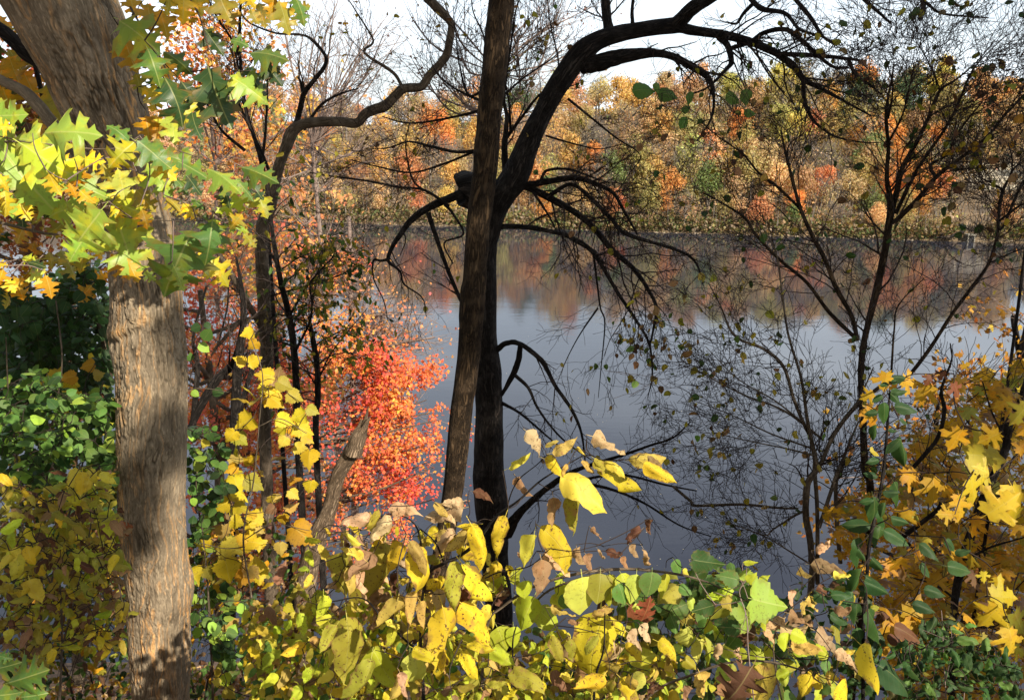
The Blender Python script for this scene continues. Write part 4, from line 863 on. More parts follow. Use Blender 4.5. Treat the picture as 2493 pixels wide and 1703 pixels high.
    limb(e, [('B', 650, 1335, 16), ('B', 510, 1250, 14), ('B', 460, 1130, 12), ('B', 440, 960, 9), ('B', 470, 820, 6)], 6.6, 6.5, twn=7, twl=.4, lev=2, pr=FAN, **kw)
    limb(e, [('E', 840, 500, 30), ('E', 800, 420, 27), ('E', 740, 280, 27), ('E', 690, 150, 28), ('E', 640, 0, 30), ('B', 590, 1440, 34)], 6.5, 6.55, twn=6, twl=.3, lev=1, pr=FAN, **kw)
    limb(e, [('B', 700, 1380, 24), ('B', 760, 1450, 18), ('B', 830, 1588, 14), ('E', 700, 60, 12), ('E', 760, 200, 10)], 6.6, 6.5, twn=5, twl=.3, lev=1, pr=DROOP, **kw)
    # low boughs over the water
    limb(e, [('E', 1040, 800, 46), ('E', 1080, 765, 42), ('E', 1112, 742, 38), ('E', 1180, 733, 35), ('E', 1260, 770, 34), ('E', 1370, 870, 33), ('E', 1450, 1020, 28), ('E', 1560, 1180, 24), ('E', 1620, 1310, 20), ('E', 1645, 1430, 14), ('E', 1660, 1588, 9)], 6.9, 6.3, name='limb', twn=9, twl=.35, lev=1, pr=DROOP, t0=.35, **kw)
    limb(e, [('E', 1216, 750, 34), ('E', 1205, 850, 42), ('E', 1175, 935, 44), ('E', 1130, 1020, 32), ('E', 1090, 1090, 22)], 6.75, 6.9, name='limb', **kw)
    limb(e, [('E', 1180, 955, 28), ('E', 1270, 1040, 22), ('E', 1330, 1170, 18), ('E', 1430, 1310, 15), ('E', 1540, 1420, 12), ('E', 1700, 1530, 7)], 6.7, 6.4, twn=9, twl=.35, lev=1, pr=DROOP, **kw)
    limb(e, [('E', 1085, 1140, 26), ('E', 1180, 1190, 20), ('E', 1250, 1240, 17), ('E', 1400, 1370, 13), ('E', 1510, 1460, 8)], 6.9, 6.5, twn=8, twl=.35, lev=1, pr=DROOP, **kw)
    limb(e, [('H', 1120, 450, 110), ('H', 1175, 370, 76), ('H', 1240, 290, 55), ('H', 1360, 182, 45), ('H', 1480, 92, 38), ('H', 1620, 20, 30), ('E', 1900, 1500, 22), ('E', 2100, 1430, 18), ('E', 2250, 1380, 14), ('F', 60, 1270, 8)], 6.9, 6.2, name='limb', twn=20, twl=.45, lev=2, pr=DROOP, **kw)
    limb(e, [('H', 1500, 100, 26), ('H', 1800, 150, 22), ('H', 2050, 250, 17), ('H', 2290, 400, 12), ('I', 200, 480, 8)], 6.5, 6.1, twn=10, twl=.5, lev=1, pr=DROOP, **kw)
    limb(e, [('H', 1650, 90, 20), ('H', 1900, 60, 18), ('H', 2200, 130, 14), ('I', 100, 170, 10)], 6.5, 6.0, twn=10, twl=.5, lev=1, pr=DROOP, **kw)
    limb(e, [('I', -60, 140, 20), ('I', 60, 240, 22), ('I', 100, 270, 20), ('I', 400, 262, 20), ('I', 650, 285, 18), ('I', 790, 290, 14)], 6.0, 5.8, mat='greybark', twn=4, twl=.3, lev=1, pr=DROOP, tips=tips, tmb=tm)
    tm.build('twigs', M['twig'], e, 'stuff')
    sel = []
    for p, d in tips:
        px, py = proj(p); w = .10
        if 1350 < px < 1720 and 760 < py < 1010: w = .75
        elif 1230 < px < 1420 and 30 < py < 260: w = .35
        elif px > 1660 and py < 340: w = .14
        elif px > 1350 and py > 1000: w = .18
        if rnd.random() < w: sel.append((p, d))
    for p, d in rnd.sample(sel, min(300, len(sel))):
        leaf_obj(e, 'broad', 'leaf', p, d * .4 + rdir() * .5 + np.array((0, 0, -.8)), rdir() + np.array((0, -.3, .5)), rnd.uniform(.032, .062), jit(PAL[rnd.choice('OOOGBKd')], .25))
    for bx, by, tx, ty in [(1975, 620, 2130, 600), (2145, 635, 2290, 650), (2130, 560, 2160, 640)]: hero(e, 'B', bx, by, tx, ty, 'G', 5.9, 'broad')
    for bx, by, tx, ty in [(440, 600, 440, 720), (60, 620, 50, 720), (0, 760, 60, 720), (40, 800, -20, 870), (300, 640, 390, 700), (420, 770, 500, 760)]: hero(e, 'C', bx, by, tx, ty, 'G', 5.8, 'broad')
dark_tree()

# ---- the tree with the crooked limb, left of centre
def crooked_tree():
    D = 7.4; e = thing('crooked_tree', 'tree with a crooked dark limb zigzagging to the sky, its lower trunk lit and leaf-hung', 'tree', (-2.3, D, 14.0))
    P, R = trace([('G', 1860, 2000, 110), ('G', 1845, 1588, 104), ('G', 1840, 850, 100), ('G', 1822, 500, 92), ('G', 1810, 100, 84), ('D', 1795, 1350, 84), ('D', 1810, 1100, 90), ('D', 1812, 900, 86), ('D', 1800, 640, 90), ('D', 1785, 350, 92), ('D', 1775, 0, 84), ('A', 1800, 1480, 88), ('A', 1830, 1380, 88), ('A', 1870, 1200, 76), ('A', 1920, 1050, 72), ('A', 1980, 900, 78), ('A', 2050, 845, 66), ('A', 2160, 828, 62), ('B', 0, 826, 60), ('B', 110, 832, 60), ('B', 180, 762, 64), ('B', 300, 715, 66), ('B', 370, 650, 60), ('B', 430, 600, 56), ('B', 545, 588, 55), ('B', 600, 510, 54), ('B', 680, 425, 52), ('B', 722, 350, 50), ('B', 748, 200, 46), ('B', 735, 140, 50), ('B', 650, 50, 56), ('B', 570, -30, 52)], D, 7.0)
    mb = MB(); tube(mb, P, R, 22, 9, .16, 3, True); mb.build('trunk', M['greybark'], e)
    tm, tips = MB(), []; kw = dict(tips=tips, tmb=tm)
    limb(e, [('A', 1990, 900, 40), ('A', 2030, 760, 36), ('A', 2060, 640, 34), ('A', 2120, 555, 30), ('A', 2195, 460, 26), ('A', 2210, 385, 22), ('A', 2120, 275, 18), ('A', 2040, 236, 15), ('A', 1870, 225, 12), ('A', 1700, 160, 10), ('A', 1630, 90, 7)], 7.3, 7.0, 'darkbark', twn=12, twl=.4, lev=1, pr=UPR, **kw)
    limb(e, [('A', 2060, 640, 26), ('A', 2040, 560, 18), ('A', 2020, 520, 12)], 7.3, 7.3, 'darkbark')
    limb(e, [('B', 412, 580, 22), ('B', 350, 490, 22), ('B', 160, 360, 16), ('B', 210, 300, 15), ('B', 210, 250, 12), ('B', 110, 90, 9), ('B', 40, -20, 7)], 7.1, 7.0, 'greybark', twn=9, twl=.4, lev=1, pr=UPR, **kw)
    limb(e, [('D', 1790, 660, 44), ('D', 1740, 570, 44), ('D', 1680, 470, 42), ('D', 1560, 250, 38), ('D', 1480, 120, 30), ('A', 1440, 1588, 20)], 7.3, 7.0, 'greybark', twn=6, twl=.4, lev=1, pr=FAN, **kw)
    limb(e, [('D', 1800, 630, 22), ('D', 1850, 560, 16), ('D', 1900, 545, 12), ('D', 2080, 590, 8)], 7.3, 7.1, 'darkbark', twn=4, twl=.3, lev=1, pr=FAN, **kw)
    limb(e, [('D', 1830, 420, 12), ('D', 2000, 370, 12), ('D', 2300, 280, 9), ('E', 100, 200, 6)], 7.3, 7.0, 'darkbark', twn=5, twl=.4, lev=1, pr=FAN, **kw)
    limb(e, [('A', 2060, 880, 24), ('A', 2170, 720, 18), ('A', 2300, 640, 13), ('B', 120, 600, 8)], 7.2, 7.4, 'darkbark', twn=7, twl=.5, lev=1, pr=FAN, **kw)
    limb(e, [('A', 1850, 1220, 24), ('A', 1760, 1000, 20), ('A', 1690, 850, 18), ('A', 1640, 620, 14), ('A', 1590, 300, 10)], 7.3, 7.5, 'darkbark', twn=9, twl=.5, lev=1, pr=UPR, **kw)
    tm.build('twigs', M['twig'], e, 'stuff')
    for p, d in rnd.sample(tips, min(60, len(tips))): leaf_obj(e, 'broad', 'leaf', p, d + np.array((0, 0, -.8)), rdir() + np.array((0, -.3, .5)), rnd.uniform(.03, .05), jit(PAL[rnd.choice('OOBRA')]))
crooked_tree()

def stems(name, label, cat_, D, lines, mat, leaves=None, twn=6, twl=.5, lev=1, pr=FAN, maxleaf=300, tw_mat='twig', group=None, base=None):
    p0 = trace(lines[0], D)[0][0]; p0 = np.array((p0[0], p0[1], float(near_z(p0[0:1], p0[1:2])[0]))) if base is None else base
    e = thing(name, label, cat_, p0, group); tm, tips, skel = MB(), [], []
    for i, ln in enumerate(lines):
        if i == 0:
            P, R = trace(ln, D); q0 = P[0]
            if q0[2] > p0[2]: P = [np.array((q0[0], q0[1], p0[2] - .1))] + P; R = [R[0] * 1.25] + R
            mb = MB(); Pn, Rn = tube(mb, P, R, 12, 7, .14, rnd.randrange(99), True); mb.build('trunk' if 'tree' in name else 'stem', M[mat], e); skel += list(Pn)
            spawn(tm, Pn, Rn, twn, twl, lev, pr, tips, .35)
        else: limb(e, ln, D - .0 + rnd.uniform(-.12, .12), D + rnd.uniform(-.4, .25), mat, 'stem' if 'shrub' in name else 'branch', 8, 6, .14, twn, twl, lev, pr, tips, tm, skel)
    if tm.v: tm.build('twigs', M[tw_mat], e, 'stuff')
    if leaves:
        kind, matl, cols, s0, s1, n = leaves
        for p, d in rnd.sample(tips, min(n, len(tips), maxleaf)): leaf_obj(e, kind, matl, p, d * .5 + rdir() * .5 + np.array((0, 0, -.6)), rdir() + np.array((0, -.2, .6)), rnd.uniform(s0, s1), jit(PAL[rnd.choice(cols)], .25))
    return e, tips, skel
stems('sapling_tree', 'thin dark sapling right of the crooked tree, hung with drooping olive leaves', 'tree', 6.6, [[('D', 2030, 1588, 50), ('D', 2010, 1000, 50), ('D', 1970, 600, 46), ('D', 1900, 300, 36), ('D', 1850, 0, 28), ('A', 1820, 1300, 16)],
      [('D', 2000, 800, 20), ('D', 2110, 560, 14), ('D', 2100, 330, 10)], [('D', 1960, 560, 18), ('D', 2100, 330, 14), ('D', 2290, 120, 9)]], 'darkbark', ('ovate', 'leaf', 'OOVOG', .05, .085, 260), 26, .4, 1, DROOP)
stems('sapling_tree', 'thin dark sapling before the red maple, the one farther right with a stubby top', 'tree', 6.9, [[('D', 2150, 1588, 46), ('D', 2155, 1100, 44), ('D', 2150, 900, 40), ('D', 2120, 700, 36), ('D', 2095, 560, 14)],
      [('D', 2155, 1000, 12), ('D', 2250, 800, 9), ('E', 180, 500, 5)], [('D', 2100, 600, 12), ('D', 2140, 350, 9), ('D', 2200, 150, 6)]], 'darkbark', ('ovate', 'leaf', 'OOVO', .05, .08, 220), 24, .38, 1, DROOP)
stems('dark_sapling_tree', 'dark forked sapling trunk between the big oak and the crooked tree', 'tree', 6.0, [[('G', 1560, 1588, 70), ('D', 1590, 1500, 72), ('D', 1600, 1100, 66), ('D', 1625, 800, 62), ('D', 1650, 600, 44), ('D', 1640, 380, 30), ('D', 1600, 150, 14)],
      [('D', 1280, 1330, 40), ('D', 1380, 1130, 60), ('D', 1470, 990, 58), ('D', 1580, 880, 50), ('D', 1620, 800, 40)], [('D', 1610, 1250, 34), ('D', 1700, 950, 30), ('D', 1760, 880, 20)], [('D', 1300, 1400, 50), ('D', 1340, 900, 36), ('D', 1310, 700, 22), ('D', 1400, 350, 14)], [('D', 1550, 260, 12), ('D', 1540, 500, 12), ('D', 1470, 780, 12)]], 'darkbark', None, 8, .5)
stems('slim_tree', 'slim dark many-branched tree rising behind the upper oak leaves', 'tree', 9.0, [[('D', 1830, 200, 30), ('A', 1790, 1200, 30), ('A', 1730, 950, 27), ('A', 1680, 800, 25), ('A', 1645, 600, 22), ('A', 1625, 300, 20), ('A', 1630, 60, 16), ('A', 1640, -60, 12)], [('A', 1770, 1150, 20), ('A', 1800, 900, 18), ('A', 1812, 640, 14), ('A', 1815, 300, 9)],
      [('A', 1700, 880, 18), ('A', 1610, 660, 16), ('A', 1650, 480, 10)], [('A', 1640, 420, 18), ('A', 1560, 250, 14), ('A', 1450, 80, 10), ('A', 1400, -60, 6)], [('A', 1660, 1020, 22), ('A', 1500, 880, 18), ('A', 1400, 700, 12)]], 'darkbark', ('maple', 'maple', 'oAo', .05, .08, 60), 12, .8, 2, UPR)

# ---- broken leaning snag
def snag():
    D = 4.6; e = thing('broken_snag', 'broken dead leaning trunk with a jagged top, before the red maple', 'dead tree', (-1.35, D, 15.4))
    P, R = trace([('G', 2040, 2000, 120), ('G', 2045, 1588, 122), ('G', 2060, 1000, 140), ('G', 2090, 700, 150), ('G', 2160, 480, 132), ('G', 2235, 280, 108), ('G', 2300, 60, 104), ('E', 60, 1500, 112), ('E', 100, 1410, 96), ('E', 118, 1370, 78)], D, 4.5)
    mb = MB(); Pn, Rn = tube(mb, P, R, 26, 9, .22, 5); mb.build('trunk', M['snag'], e)
    for i in range(9):
        a = i / 9 * 6.28; q = Pn[-1] + np.array((math.cos(a), math.sin(a), 0)) * Rn[-1] * .72; h = .05 + .10 * (.5 + .5 * math.cos(a - .4)) * rnd.uniform(.5, 1.2)
        mb = MB(); tube(mb, [q - np.array((.03, 0, .10)), q, q + np.array((.035 + .01 * math.cos(a), 0, h))], (.03, .024, .003), 6, 3, .3, i); mb.build('splinter', M['snag'], e)
snag()

# ---- mid-distance maples on the lower slope
def crown_tree(name, label, base, trunk, lobes, n, ls, cols, seed, lr=1.0, bark='greybark', limbs=26, twn=5, twl=.9, bare=0, up=.5, rt=.13, fuzz=None, mat='mass'):
    """lobes: (centre xyz, radius xyz, weight, palette index); leaves gather round real limbs"""
    g = np.random.default_rng(seed); e = thing(name, label, 'tree', base); tm, tips = MB(), []
    mb = MB(); Pt, Rt = tube(mb, [base - np.array((0, 0, .3))] + trunk, np.linspace(rt, rt * .3, len(trunk) + 1), 12, 8, .15, seed, True); mb.build('trunk', M[bark], e)
    ctr = np.array([l[0] for l in lobes]); rad = np.array([l[1] for l in lobes]); w = np.array([l[2] for l in lobes], float); w /= w.sum()
    anchors = []
    lm = MB()
    for i in range(limbs):
        k = g.choice(len(lobes), p=w); q = ctr[k] + g.normal(size=3) * rad[k] * .45
        j = np.argmin(np.linalg.norm(Pt - q, axis=1) + (Pt[:, 2] > q[2] - .3) * 1.5); p = Pt[j]
        m = (p + q) / 2 + g.normal(size=3) * .15 + np.array((0, 0, -.12))
        bm = MB(); Pn, Rn = tube(bm, [p, m, q], np.array((min(Rt[j] * .6, .05), .028, .009)) * lr, 6, 5, .1, i)
        bm.build('limb', M[bark], e); anchors.append(Pn)
        spawn(tm, Pn, np.maximum(Rn, .006), twn, twl, 1, dict(up=.15, wob=.2, ang=45, n=5, dec=.55), tips, .25, rs=.5, rmax=.008)
    tm.build('twigs', M['paletwig'], e, 'stuff')
    if n:
        k = g.choice(len(lobes), n, p=w); T = np.array([t[0] for t in tips]); half = g.uniform(size=n) < .6
        d = g.normal(size=(n, 3)); d /= np.linalg.norm(d, axis=1)[:, None]; P = ctr[k] + d * rad[k] * (g.uniform(size=n) ** .45)[:, None]
        near = T[g.integers(0, len(T), n)] + g.normal(size=(n, 3)) * .14; P = np.where(half[:, None], near, P)
        nn = fbm(P * 1.1 + seed, 2, seed)[:, None]; keep = fbm(P * 2.2, 3, seed + 5) > .47
        c0 = np.array([cols[lobes[q][3]][0] for q in k]); c1 = np.array([cols[lobes[q][3]][1] for q in k])
        f = np.clip((nn - .36) * 4, 0, 1); C = c0 * (1 - f) + c1 * f; C = C * g.uniform(.62, 1.25, (n, 1)) * (1 + g.normal(size=(n, 3)) * np.array((.03, .16, .12)))
        P, C = P[keep], C[keep]; m = len(P); mb = MB()
        leaf_mass(mb, 'star', P, g.normal(size=(m, 3)) + np.array((0, 0, -.3)), g.normal(size=(m, 3)) * .6 + np.array((0, -.2, up)) + SUN * .8, ls * g.uniform(.65, 1.3, m), C)
        mb.build('crown', M[mat], e, 'stuff')
    return e
def L(k, x, y, d, rx, ry, rz, w, c): return (cat(k, x, y, d), (rx, ry, rz), w, c)
RED, ORA, PNK, GLD = ((.84, .155, .10), (.88, .27, .10)), ((.88, .30, .075), (.90, .44, .11)), ((.72, .22, .12), (.78, .36, .15)), ((.80, .42, .07), (.74, .50, .11))
def red_maple():
    D = 17.0; b = cat('G', 1750, 700, D); b[2] = float(near_z(b[0:1], b[1:2])[0])
    lobes = [L('E', 350, 880, D, .55, .5, .35, 1.0, 0), L('E', 330, 1000, D, .8, .6, .3, 1.4, 1), L('E', 520, 960, D, .55, .5, .25, 1.0, 0), L('E', 630, 930, D, .3, .4, .35, .7, 0), L('E', 250, 1130, D, .7, .6, .3, 1.2, 1), L('E', 500, 1200, D, .9, .6, .3, 1.7, 0), L('E', 640, 1240, D, .4, .4, .3, .8, 0), L('E', 300, 1290, D, .9, .6, .3, 1.6, 1),
             L('E', 560, 1380, D, .6, .5, .3, 1.1, 0), L('E', 350, 1480, D, 1.0, .6, .35, 1.6, 1), L('E', 560, 1520, D, .5, .5, .25, .9, 0), L('H', 350, 40, D, .9, .6, .3, 1.2, 0), L('H', 480, 190, D, .7, .5, .25, .9, 0), L('H', 200, 150, D, .8, .5, .3, 1.0, 1), L('H', 300, 430, D, .6, .5, .3, .5, 0), L('E', 120, 900, D, .7, .6, .4, 1.0, 1), L('E', 60, 1150, D, .8, .6, .5, 1.1, 0), L('E', 300, 740, D, .35, .4, .2, .25, 0),
             L('D', 2250, 850, D, .7, .6, .5, 1.3, 1), L('E', 80, 650, D + 1, .8, .6, .5, .8, 1), L('D', 2080, 750, D, .9, .7, .6, 1.2, 0), L('D', 2000, 300, D + 1, 1., .7, .6, .9, 1), L('D', 1700, 1000, D, .8, .7, .6, 1.1, 0), L('D', 2150, 600, D + 1, .9, .7, .4, .9, 1), L('D', 1950, 1000, D, .9, .7, .6, 1.2, 0), L('D', 1450, 850, D, 1.1, .8, .6, 1.2, 0), L('D', 1350, 1150, D, 1.0, .8, .5, 1.0, 0), L('D', 2200, 1250, D, .9, .7, .5, 1.2, 0), L('D', 1480, 500, D + 1, .9, .7, .5, 1.2, 0), L('D', 1700, 1350, D, 1.0, .8, .5, .9, 0), L('G', 1900, 300, D, .7, .6, .5, .7, 0), L('H', 100, 700, D, .5, .5, .3, .3, 0)]
    crown_tree('red_maple', 'flame red and orange maple glowing in full sun on the lower bank by the water', b, [b + np.array((.2, 0, 2.5)), b + np.array((.3, .2, 5.5)), b + np.array((.9, 0, 8.4))], lobes, 30000, .07, (RED, ORA), 5, limbs=54, twl=.8)
    D = 12.5; b = cat('G', 1500, 900, D); b[2] = float(near_z(b[0:1], b[1:2])[0])
    lobes = [L('D', x, y, D + dz, .55, .5, .4, 1.0, c) for x, y, dz, c in [(1350, 700, 0, 0), (1420, 1000, .5, 1), (1600, 600, .3, 0), (1500, 1300, 0, 0), (1700, 1200, .4, 1), (1900, 700, .5, 1), (1950, 1100, .3, 0), (2080, 1450, 0, 1), (1850, 1500, 0, 0), (1300, 400, .4, 0), (1700, 850, .4, 0), (2150, 1000, .5, 1), (1300, 1250, .2, 1)]] + [L('G', x, y, D, .6, .5, .4, 1., c) for x, y, c in [(1350, 350, 0), (1650, 400, 1), (1950, 250, 0), (1500, 800, 1), (1950, 700, 1)]]
    crown_tree('rust_maple', 'rust red young maple filling the gap between the big oak and the crooked tree', b, [b + np.array((0, 0, 2)), b + np.array((.15, 0, 4)), b + np.array((.1, 0, 6.6))], lobes, 15000, .065, (((.76, .17, .11), (.84, .28, .12)), ((.84, .32, .10), (.86, .44, .14))), 61, limbs=34, twl=.6, twn=4)
    D = 24.0; b = cat('D', 1500, 600, D); b[2] = float(near_z(b[0:1], b[1:2])[0])
    lobes = [L('A', 1450, 330, D, 1.9, 1.2, .9, 1.8, 0), L('A', 1300, 130, D, 1.6, 1.2, .8, 1.2, 0), L('A', 1560, 130, D, 1.3, 1.0, .7, 1.0, 1), L('A', 1400, 560, D, 1.5, 1.0, .7, 1.0, 0), L('A', 1850, 760, D, 1.8, 1.0, .7, .9, 1), L('A', 1560, 1000, D, 1.6, 1.0, .8, 1.2, 0), L('A', 1950, 1050, D, 1.6, 1.0, .7, 1.0, 1), L('A', 1900, 640, D, 1.4, .9, .6, .6, 1), L('A', 1650, 1300, D, 1.7, 1., .8, 1.0, 2), L('A', 2050, 1350, D, 1.6, 1., .7, .9, 2), L('D', 1500, 130, D, 1.6, 1., .8, 1.0, 2), L('D', 2050, 80, D, 1.5, 1., .6, .7, 2), L('D', 1650, 350, D, 1.5, 1., .7, .8, 2)]
    crown_tree('orange_maple', 'tall orange maple glowing behind the dark saplings at upper left', b, [b + np.array((.2, 0, 4)), b + np.array((-.2, .2, 9)), b + np.array((.2, 0, 15))], lobes, 8200, .13, (ORA, GLD, PNK), 9, limbs=34, twl=1.2, bark='paletwig')
    D = 15.0; b = cat('D', 150, 300, D); b[2] = float(near_z(b[0:1], b[1:2])[0])
    lobes = [L('A', 200, 420, D, .6, .6, .5, .8, 0), L('A', 120, 800, D, 1.0, .8, .7, .8, 0), L('A', 260, 1380, D, 1.2, .8, .7, 1.2, 0), L('D', 150, 60, D, 1.2, .8, .6, 1.0, 1), L('D', 520, 60, D, 1.0, .8, .6, .8, 1), L('D', 620, 600, D, .9, .8, .6, .7, 1), L('A', 330, 620, D, .8, .6, .5, .6, 0), L('A', 60, 1080, D, 1., .8, .6, .8, 0), L('G', 600, 350, D, 1., .8, .6, .5, 1)]
    crown_tree('scarlet_maple', 'rusty scarlet maple showing behind the big oak at the left edge', b, [b + np.array((.2, 0, 3)), b + np.array((-.1, .2, 6)), b + np.array((.2, 0, 9.5))], lobes, 5200, .09, (((.40, .07, .04), (.52, .15, .05)), ((.45, .14, .04), (.55, .24, .06))), 13, limbs=26, twl=.8)
    # the bare pale-twigged trees
    D = 20.0; b = cat('E', 60, 900, D); b[2] = float(near_z(b[0:1], b[1:2])[0])
    lobes = [L('A', 2150, 200, D, 1.3, 1., 1.6, 1, 0), L('B', 150, 150, D, 1.3, 1., 1.4, 1, 0), L('A', 2150, 800, D, 1.3, 1., 1.2, 1, 0), L('B', 200, 600, D, 1.2, .9, 1.1, .7, 0), L('A', 2100, 1250, D, 1.4, 1., 1., 1., 0)]
    crown_tree('bare_grey_tree', 'bare feathery tree of pale grey twigs against the sky above the crooked limb', b, [b + np.array((-.3, 0, 4)), b + np.array((-.5, .2, 9)), b + np.array((-.6, 0, 13.2))], lobes, 0, .1, (RED,), 23, lr=.7, bark='paletwig', limbs=34, twn=9, twl=1.5)
    D = 19.0; b = cat('E', 60, 1300, D); b[2] = float(near_z(b[0:1], b[1:2])[0])
    lobes = [L('E', 120, 200, D, 1.0, .8, .7, 1, 0), L('E', 250, 560, D, .9, .7, .5, 1, 0), L('E', 350, 700, D, .9, .7, .4, 1, 0), L('D', 2250, 350, D, 1., .8, .8, 1, 0), L('E', 560, 740, D, .5, .6, .35, .6, 0)]
    crown_tree('thinning_maple', 'half bare maple with a haze of grey twigs above the flame red crown', b, [b + np.array((0, 0, 3)), b + np.array((.1, .1, 7)), b + np.array((.2, 0, 11))], lobes, 1500, .07, (PNK,), 29, bark='paletwig', limbs=30, twn=9, twl=1.0)
    D = 11.0; b = cat('H', 1000, 300, D); b[2] = float(near_z(b[0:1], b[1:2])[0])
    lobes = [L('B', 800, 330, D, .7, .6, .6, 1, 0), L('B', 1350, 120, D, .6, .6, .5, .8, 0), L('B', 650, 450, D, .6, .5, .4, .8, 0), L('B', 1250, 330, D, .5, .5, .5, .7, 0), L('B', 1600, 100, D, .6, .5, .3, .6, 0)]
    crown_tree('seeding_tree', 'bare tree with a reddish mist of seeds behind the twin trunks', b, [b + np.array((0, 0, 4)), b + np.array((-.05, .1, 8)), cat('B', 1080, 200, D)], lobes, 900, .035, (((.28, .12, .09), (.36, .20, .14)),), 37, lr=.45, bark='paletwig', limbs=24, twn=9, twl=.7, rt=.06)
red_maple()

WK[0] = .8
# ---- right: bare many-stemmed shrubs, golden maple, vine
SPREAD = dict(up=.14, wob=.30, ang=44, n=4, dec=.55)
LV = ('broad', 'leaf', 'OOVVDBKO', .035, .07, 300)
stems('bare_shrub', 'tall bare many-stemmed shrub on the right, stems fanning up across the far bank', 'shrub', 5.6,
      [[('I', 1260, 500, 66), ('F', 1240, 1588, 64), ('F', 1230, 1300, 60), ('F', 1215, 1000, 55), ('F', 1225, 800, 55), ('F', 1260, 620, 52), ('F', 1310, 420, 58), ('F', 1360, 200, 60), ('F', 1395, 0, 60), ('C', 1415, 1400, 54), ('C', 1390, 1200, 34), ('C', 1400, 1000, 30), ('C', 1385, 760, 24), ('C', 1420, 560, 16), ('C', 1440, 420, 9)],
       [('F', 1390, 30, 56), ('C', 1425, 1420, 54), ('C', 1462, 1280, 48), ('C', 1500, 1130, 40), ('C', 1600, 950, 34), ('C', 1680, 780, 30), ('C', 1750, 615, 26), ('C', 1860, 540, 16), ('C', 2000, 420, 12), ('C', 2120, 280, 7)],
       [('C', 1440, 1510, 46), ('C', 1600, 1350, 40), ('C', 1730, 1195, 36), ('C', 1880, 1080, 30), ('C', 2050, 950, 25), ('C', 2175, 800, 20), ('C', 2330, 630, 13)],
       [('C', 1450, 1450, 34), ('C', 1560, 1215, 34), ('C', 1640, 1080, 30), ('C', 1800, 850, 23), ('C', 1895, 650, 18), ('C', 1990, 450, 12), ('C', 2200, 240, 7)],
       [('C', 1720, 1200, 26), ('C', 1685, 1120, 26), ('C', 1800, 1050, 20), ('C', 1860, 920, 16), ('C', 1980, 760, 12), ('C', 2040, 680, 9), ('C', 2030, 560, 6)],
       [('C', 1750, 615, 18), ('C', 1700, 480, 13), ('C', 1650, 380, 10), ('C', 1600, 300, 7)], [('C', 1410, 950, 22), ('C', 1500, 770, 16), ('C', 1560, 520, 11), ('C', 1600, 390, 8)], [('C', 1400, 800, 18), ('C', 1430, 600, 14), ('C', 1380, 380, 9)], [('C', 2160, 810, 12), ('C', 2250, 690, 9), ('C', 2330, 560, 6)],
       [('F', 1190, 720, 40), ('F', 1150, 550, 38), ('F', 1050, 370, 40), ('F', 970, 170, 38), ('F', 880, 0, 34), ('C', 800, 1400, 30), ('C', 740, 1180, 26), ('C', 700, 1020, 20), ('C', 670, 880, 12)],
       [('F', 1190, 715, 36), ('F', 1000, 530, 32), ('F', 850, 330, 28), ('F', 660, 170, 26), ('F', 500, 0, 24), ('C', 430, 1480, 22), ('C', 280, 1380, 14), ('C', 130, 1300, 9)], [('C', 810, 1420, 24), ('C', 640, 1260, 22), ('C', 520, 1170, 18), ('C', 410, 1040, 15), ('C', 250, 930, 10), ('C', 100, 800, 7)], [('C', 740, 1180, 16), ('C', 720, 1000, 12), ('C', 830, 900, 8)],
       [('F', 1000, 1400, 44), ('F', 1150, 1200, 36), ('F', 1380, 1010, 34), ('F', 1500, 990, 34), ('F', 1650, 820, 34), ('F', 1840, 530, 32), ('F', 1950, 380, 30), ('F', 2080, 200, 28), ('F', 2140, 0, 25), ('C', 2150, 1450, 22), ('C', 2180, 1300, 18), ('C', 2250, 1150, 12), ('C', 2330, 1060, 8)],
       [('F', 2080, 200, 12), ('F', 2180, 150, 12), ('F', 2330, 90, 8)], [('C', 2150, 1420, 16), ('C', 2170, 1290, 14), ('C', 2040, 1240, 10), ('C', 1970, 1190, 7)], [('F', 1420, 950, 22), ('F', 1440, 650, 16), ('F', 1470, 480, 12), ('F', 1640, 300, 8)]],
      'brownbark', LV, 24, .5, 2, SPREAD, 300, base=np.array((2.05, 5.6, 14.0)))
